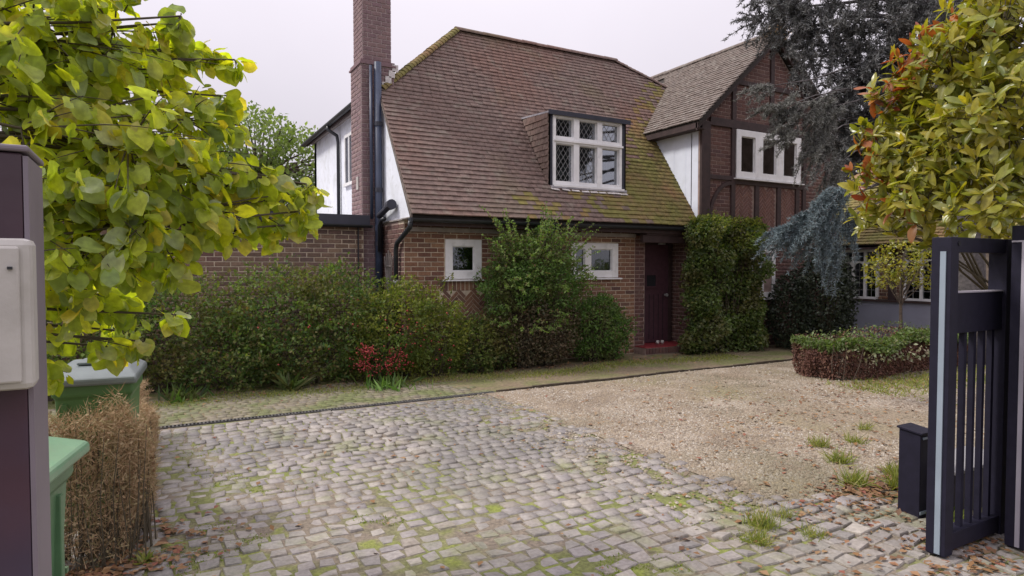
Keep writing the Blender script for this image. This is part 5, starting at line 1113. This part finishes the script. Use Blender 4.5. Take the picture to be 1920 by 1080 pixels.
# ---- little plants
def tuft(loc, n, h, label, m=M_grass, name='weed_tuft', spread=.030, wide=.12, group='weed tufts growing in the gravel and joints'):
    n = int(n*1.6) if wide < .15 else n; wide = wide*.6 if wide < .15 else wide; P = np.array(loc) + rng.normal(size=(n,3))*np.array([spread, spread, 0]); D = unit(n)*.8+np.array([0,0,.85]); tm = (np.array([(-wide*.35,0,0),(wide*.35,0,0),(wide*.3,.5,.03),(-wide*.3,.5,.03),(0,1,.12)]), np.array([(0,1,2),(0,2,3),(3,2,4)]))
    V, F, r_ = leafset(tm, P, D, unit(n), h*(.5+.7*rng.random(n))); t = mesh_np(name, V, F, m, None, None, r_); tag(t, label, 'weed', group); return t
TL = 'small yellow-green weed tuft growing in the gravel or between the setts'
WL = ['weed tuft at the near edge of the upper row in the gravel','weed tuft in the middle of the gravel weeds','small weed tuft farthest back in the gravel','weed tuft nearest the bollard in the gravel','weed tuft on the gravel just beyond the setts','large weed tuft among dead leaves at the edge of the setts','weed tuft at the gravel edge left of the bollard','large weed tuft at the left foot of the bollard','dense weed tuft between the bollard and the setts','largest weed tuft growing between the foreground setts','low weed tuft left of the largest one in the setts','thin weed tuft right of the largest one in the setts','low weed tuft nearest the camera in the setts','thin weed tuft alone far out in the gravel']
for wi, (x, y, n, h) in enumerate([(5.05,3.35,70,.11),(5.35,3.75,60,.10),(5.75,3.65,50,.09),(5.95,3.15,80,.10),(5.15,2.95,60,.10),(4.85,2.72,120,.13),(4.62,2.95,80,.12),(5.0,2.42,120,.14),(4.75,2.5,90,.12),(3.35,2.75,110,.10),(3.15,2.60,90,.08),(3.62,2.78,50,.07),(3.52,2.5,60,.07),(6.3,3.9,40,.08)]):
    tuft((x,y,0), int(n*1.3), h*1.25, WL[wi], spread=.04)
tuft((1.62,9.0,0), 60, .34, 'bright fern-like plant at the foot of the long hedge', M_l_box, 'fern', .05, .2, None)
tuft((2.85,8.48,0), 110, .22, 'low green plant below the red berries', M_l_con, 'fern', .16, .2, None)
tuft((.35,8.95,0), 70, .22, 'low green plant at the left foot of the long hedge', M_l_con, 'fern', .12, .2, None)
tuft((4.55,2.28,0), 80, .09, 'low pale-leaved plant at the foot of the square bollard', M_l_yellow, 'low_plant', .05, .5, None)
tuft((-.05,4.1,0), 60, .07, 'low bright weed at the near end of the dry brown hedge', M_grass, 'low_plant', .022, .3, None)
k = 5000; P = np.stack([rng.uniform(8.2,12,k), 5.15+rng.normal(size=k)*.28, np.full(k,-.005)], -1); V, F, r_ = leafset(T_NEEDLE, P, unit(k)*.8+np.array([0,0,.7]), unit(k), .03+.05*rng.random(k))
sf = mesh_np('grass_patch', V, F, M_grass, None, 'stuff', r_); tag(sf, 'thin grass and weeds along the foot of the low hedge on the gravel', 'grass')
# moss in the joints: short blades
def mosspts(n):
    x = rng.uniform(-.2, 4.6, n*5); y = rng.uniform(1.6, 7.4, n*5); P = np.stack([x, y, np.full(len(x), -.012)], -1); f = lump(P*np.array([1,1,0]), 2.3, 1, 5) + .8*lump(P*np.array([1,1,0]), 6.1, 1, 2); keep = (f > .62) & (rng.random(len(x)) < np.clip(3.6/np.hypot(x,y), .2, 1)**2) & ((x < 3.9) | (y < 2.9)); return P[keep][:n]
P = mosspts(26000); k = len(P); V, F, r_ = leafset((np.array([(-.25,0,0),(.25,0,0),(0,1,0)]), np.array([(0,1,2)])), P, unit(k)*.7+np.array([0,0,.8]), unit(k), .010+.012*rng.random(k))
mo_ = mesh_np('moss', V, F, mat('bright_moss', G((.16,.22,.02),(.22,.29,.025),(.12,.16,.02)), .9, transl=.2), None, 'stuff', r_); tag(mo_, 'bright yellow-green moss filling joints between the setts', 'moss')
# grass fringe along path
xx = rng.uniform(-.5, 9.5, 9000); P = np.stack([xx, 8.75 - .25*np.clip(xx-3,0,2)/2 + rng.normal(size=9000)*.16 + .12*np.sin(xx*2), np.full(9000,-.01)], -1); V, F, r_ = leafset(T_NEEDLE, P, unit(9000)*.6+np.array([0,0,.8]), unit(9000), .02+.035*rng.random(9000))
gf = mesh_np('grass_fringe', V, F, M_grass, None, 'stuff', r_); tag(gf, 'short grass and moss fringe along the foot of the planting', 'grass')
# fan trellis on side wall
tr = thing('fan_trellis', (3.42, 10.3, 1.2), 'small wooden fan trellis on the dark side wall beside the chimney pipe', 'trellis')
for k in range(5):
    b = MB(); b.bar((3.435,10.28,.9), (3.435,10.28+(k-2)*.10,1.92-abs(k-2)*.05), .012, .018, (1,0,0)); b.build('slat', M_soffit, tr)
for z in (1.35, 1.65): b = MB(); b.box(3.420,3.432,10.28-(z-.9)*.19,10.28+(z-.9)*.19,z,z+.018); b.build('crosspiece', M_soffit, tr)
# two small pale pots on the doorstep
for k, x in enumerate((8.68, 8.80)):
    b = MB(); b.tube([(x,9.62,.132),(x,9.62,.16),(x,9.62,.20)], [.026,.036,.030], 12); o = b.build('small_pot', M_mail, None, smooth=True)
    tag(o, ('left' if k == 0 else 'right') + ' one of two tiny pale pots on the red doorstep', 'pot')
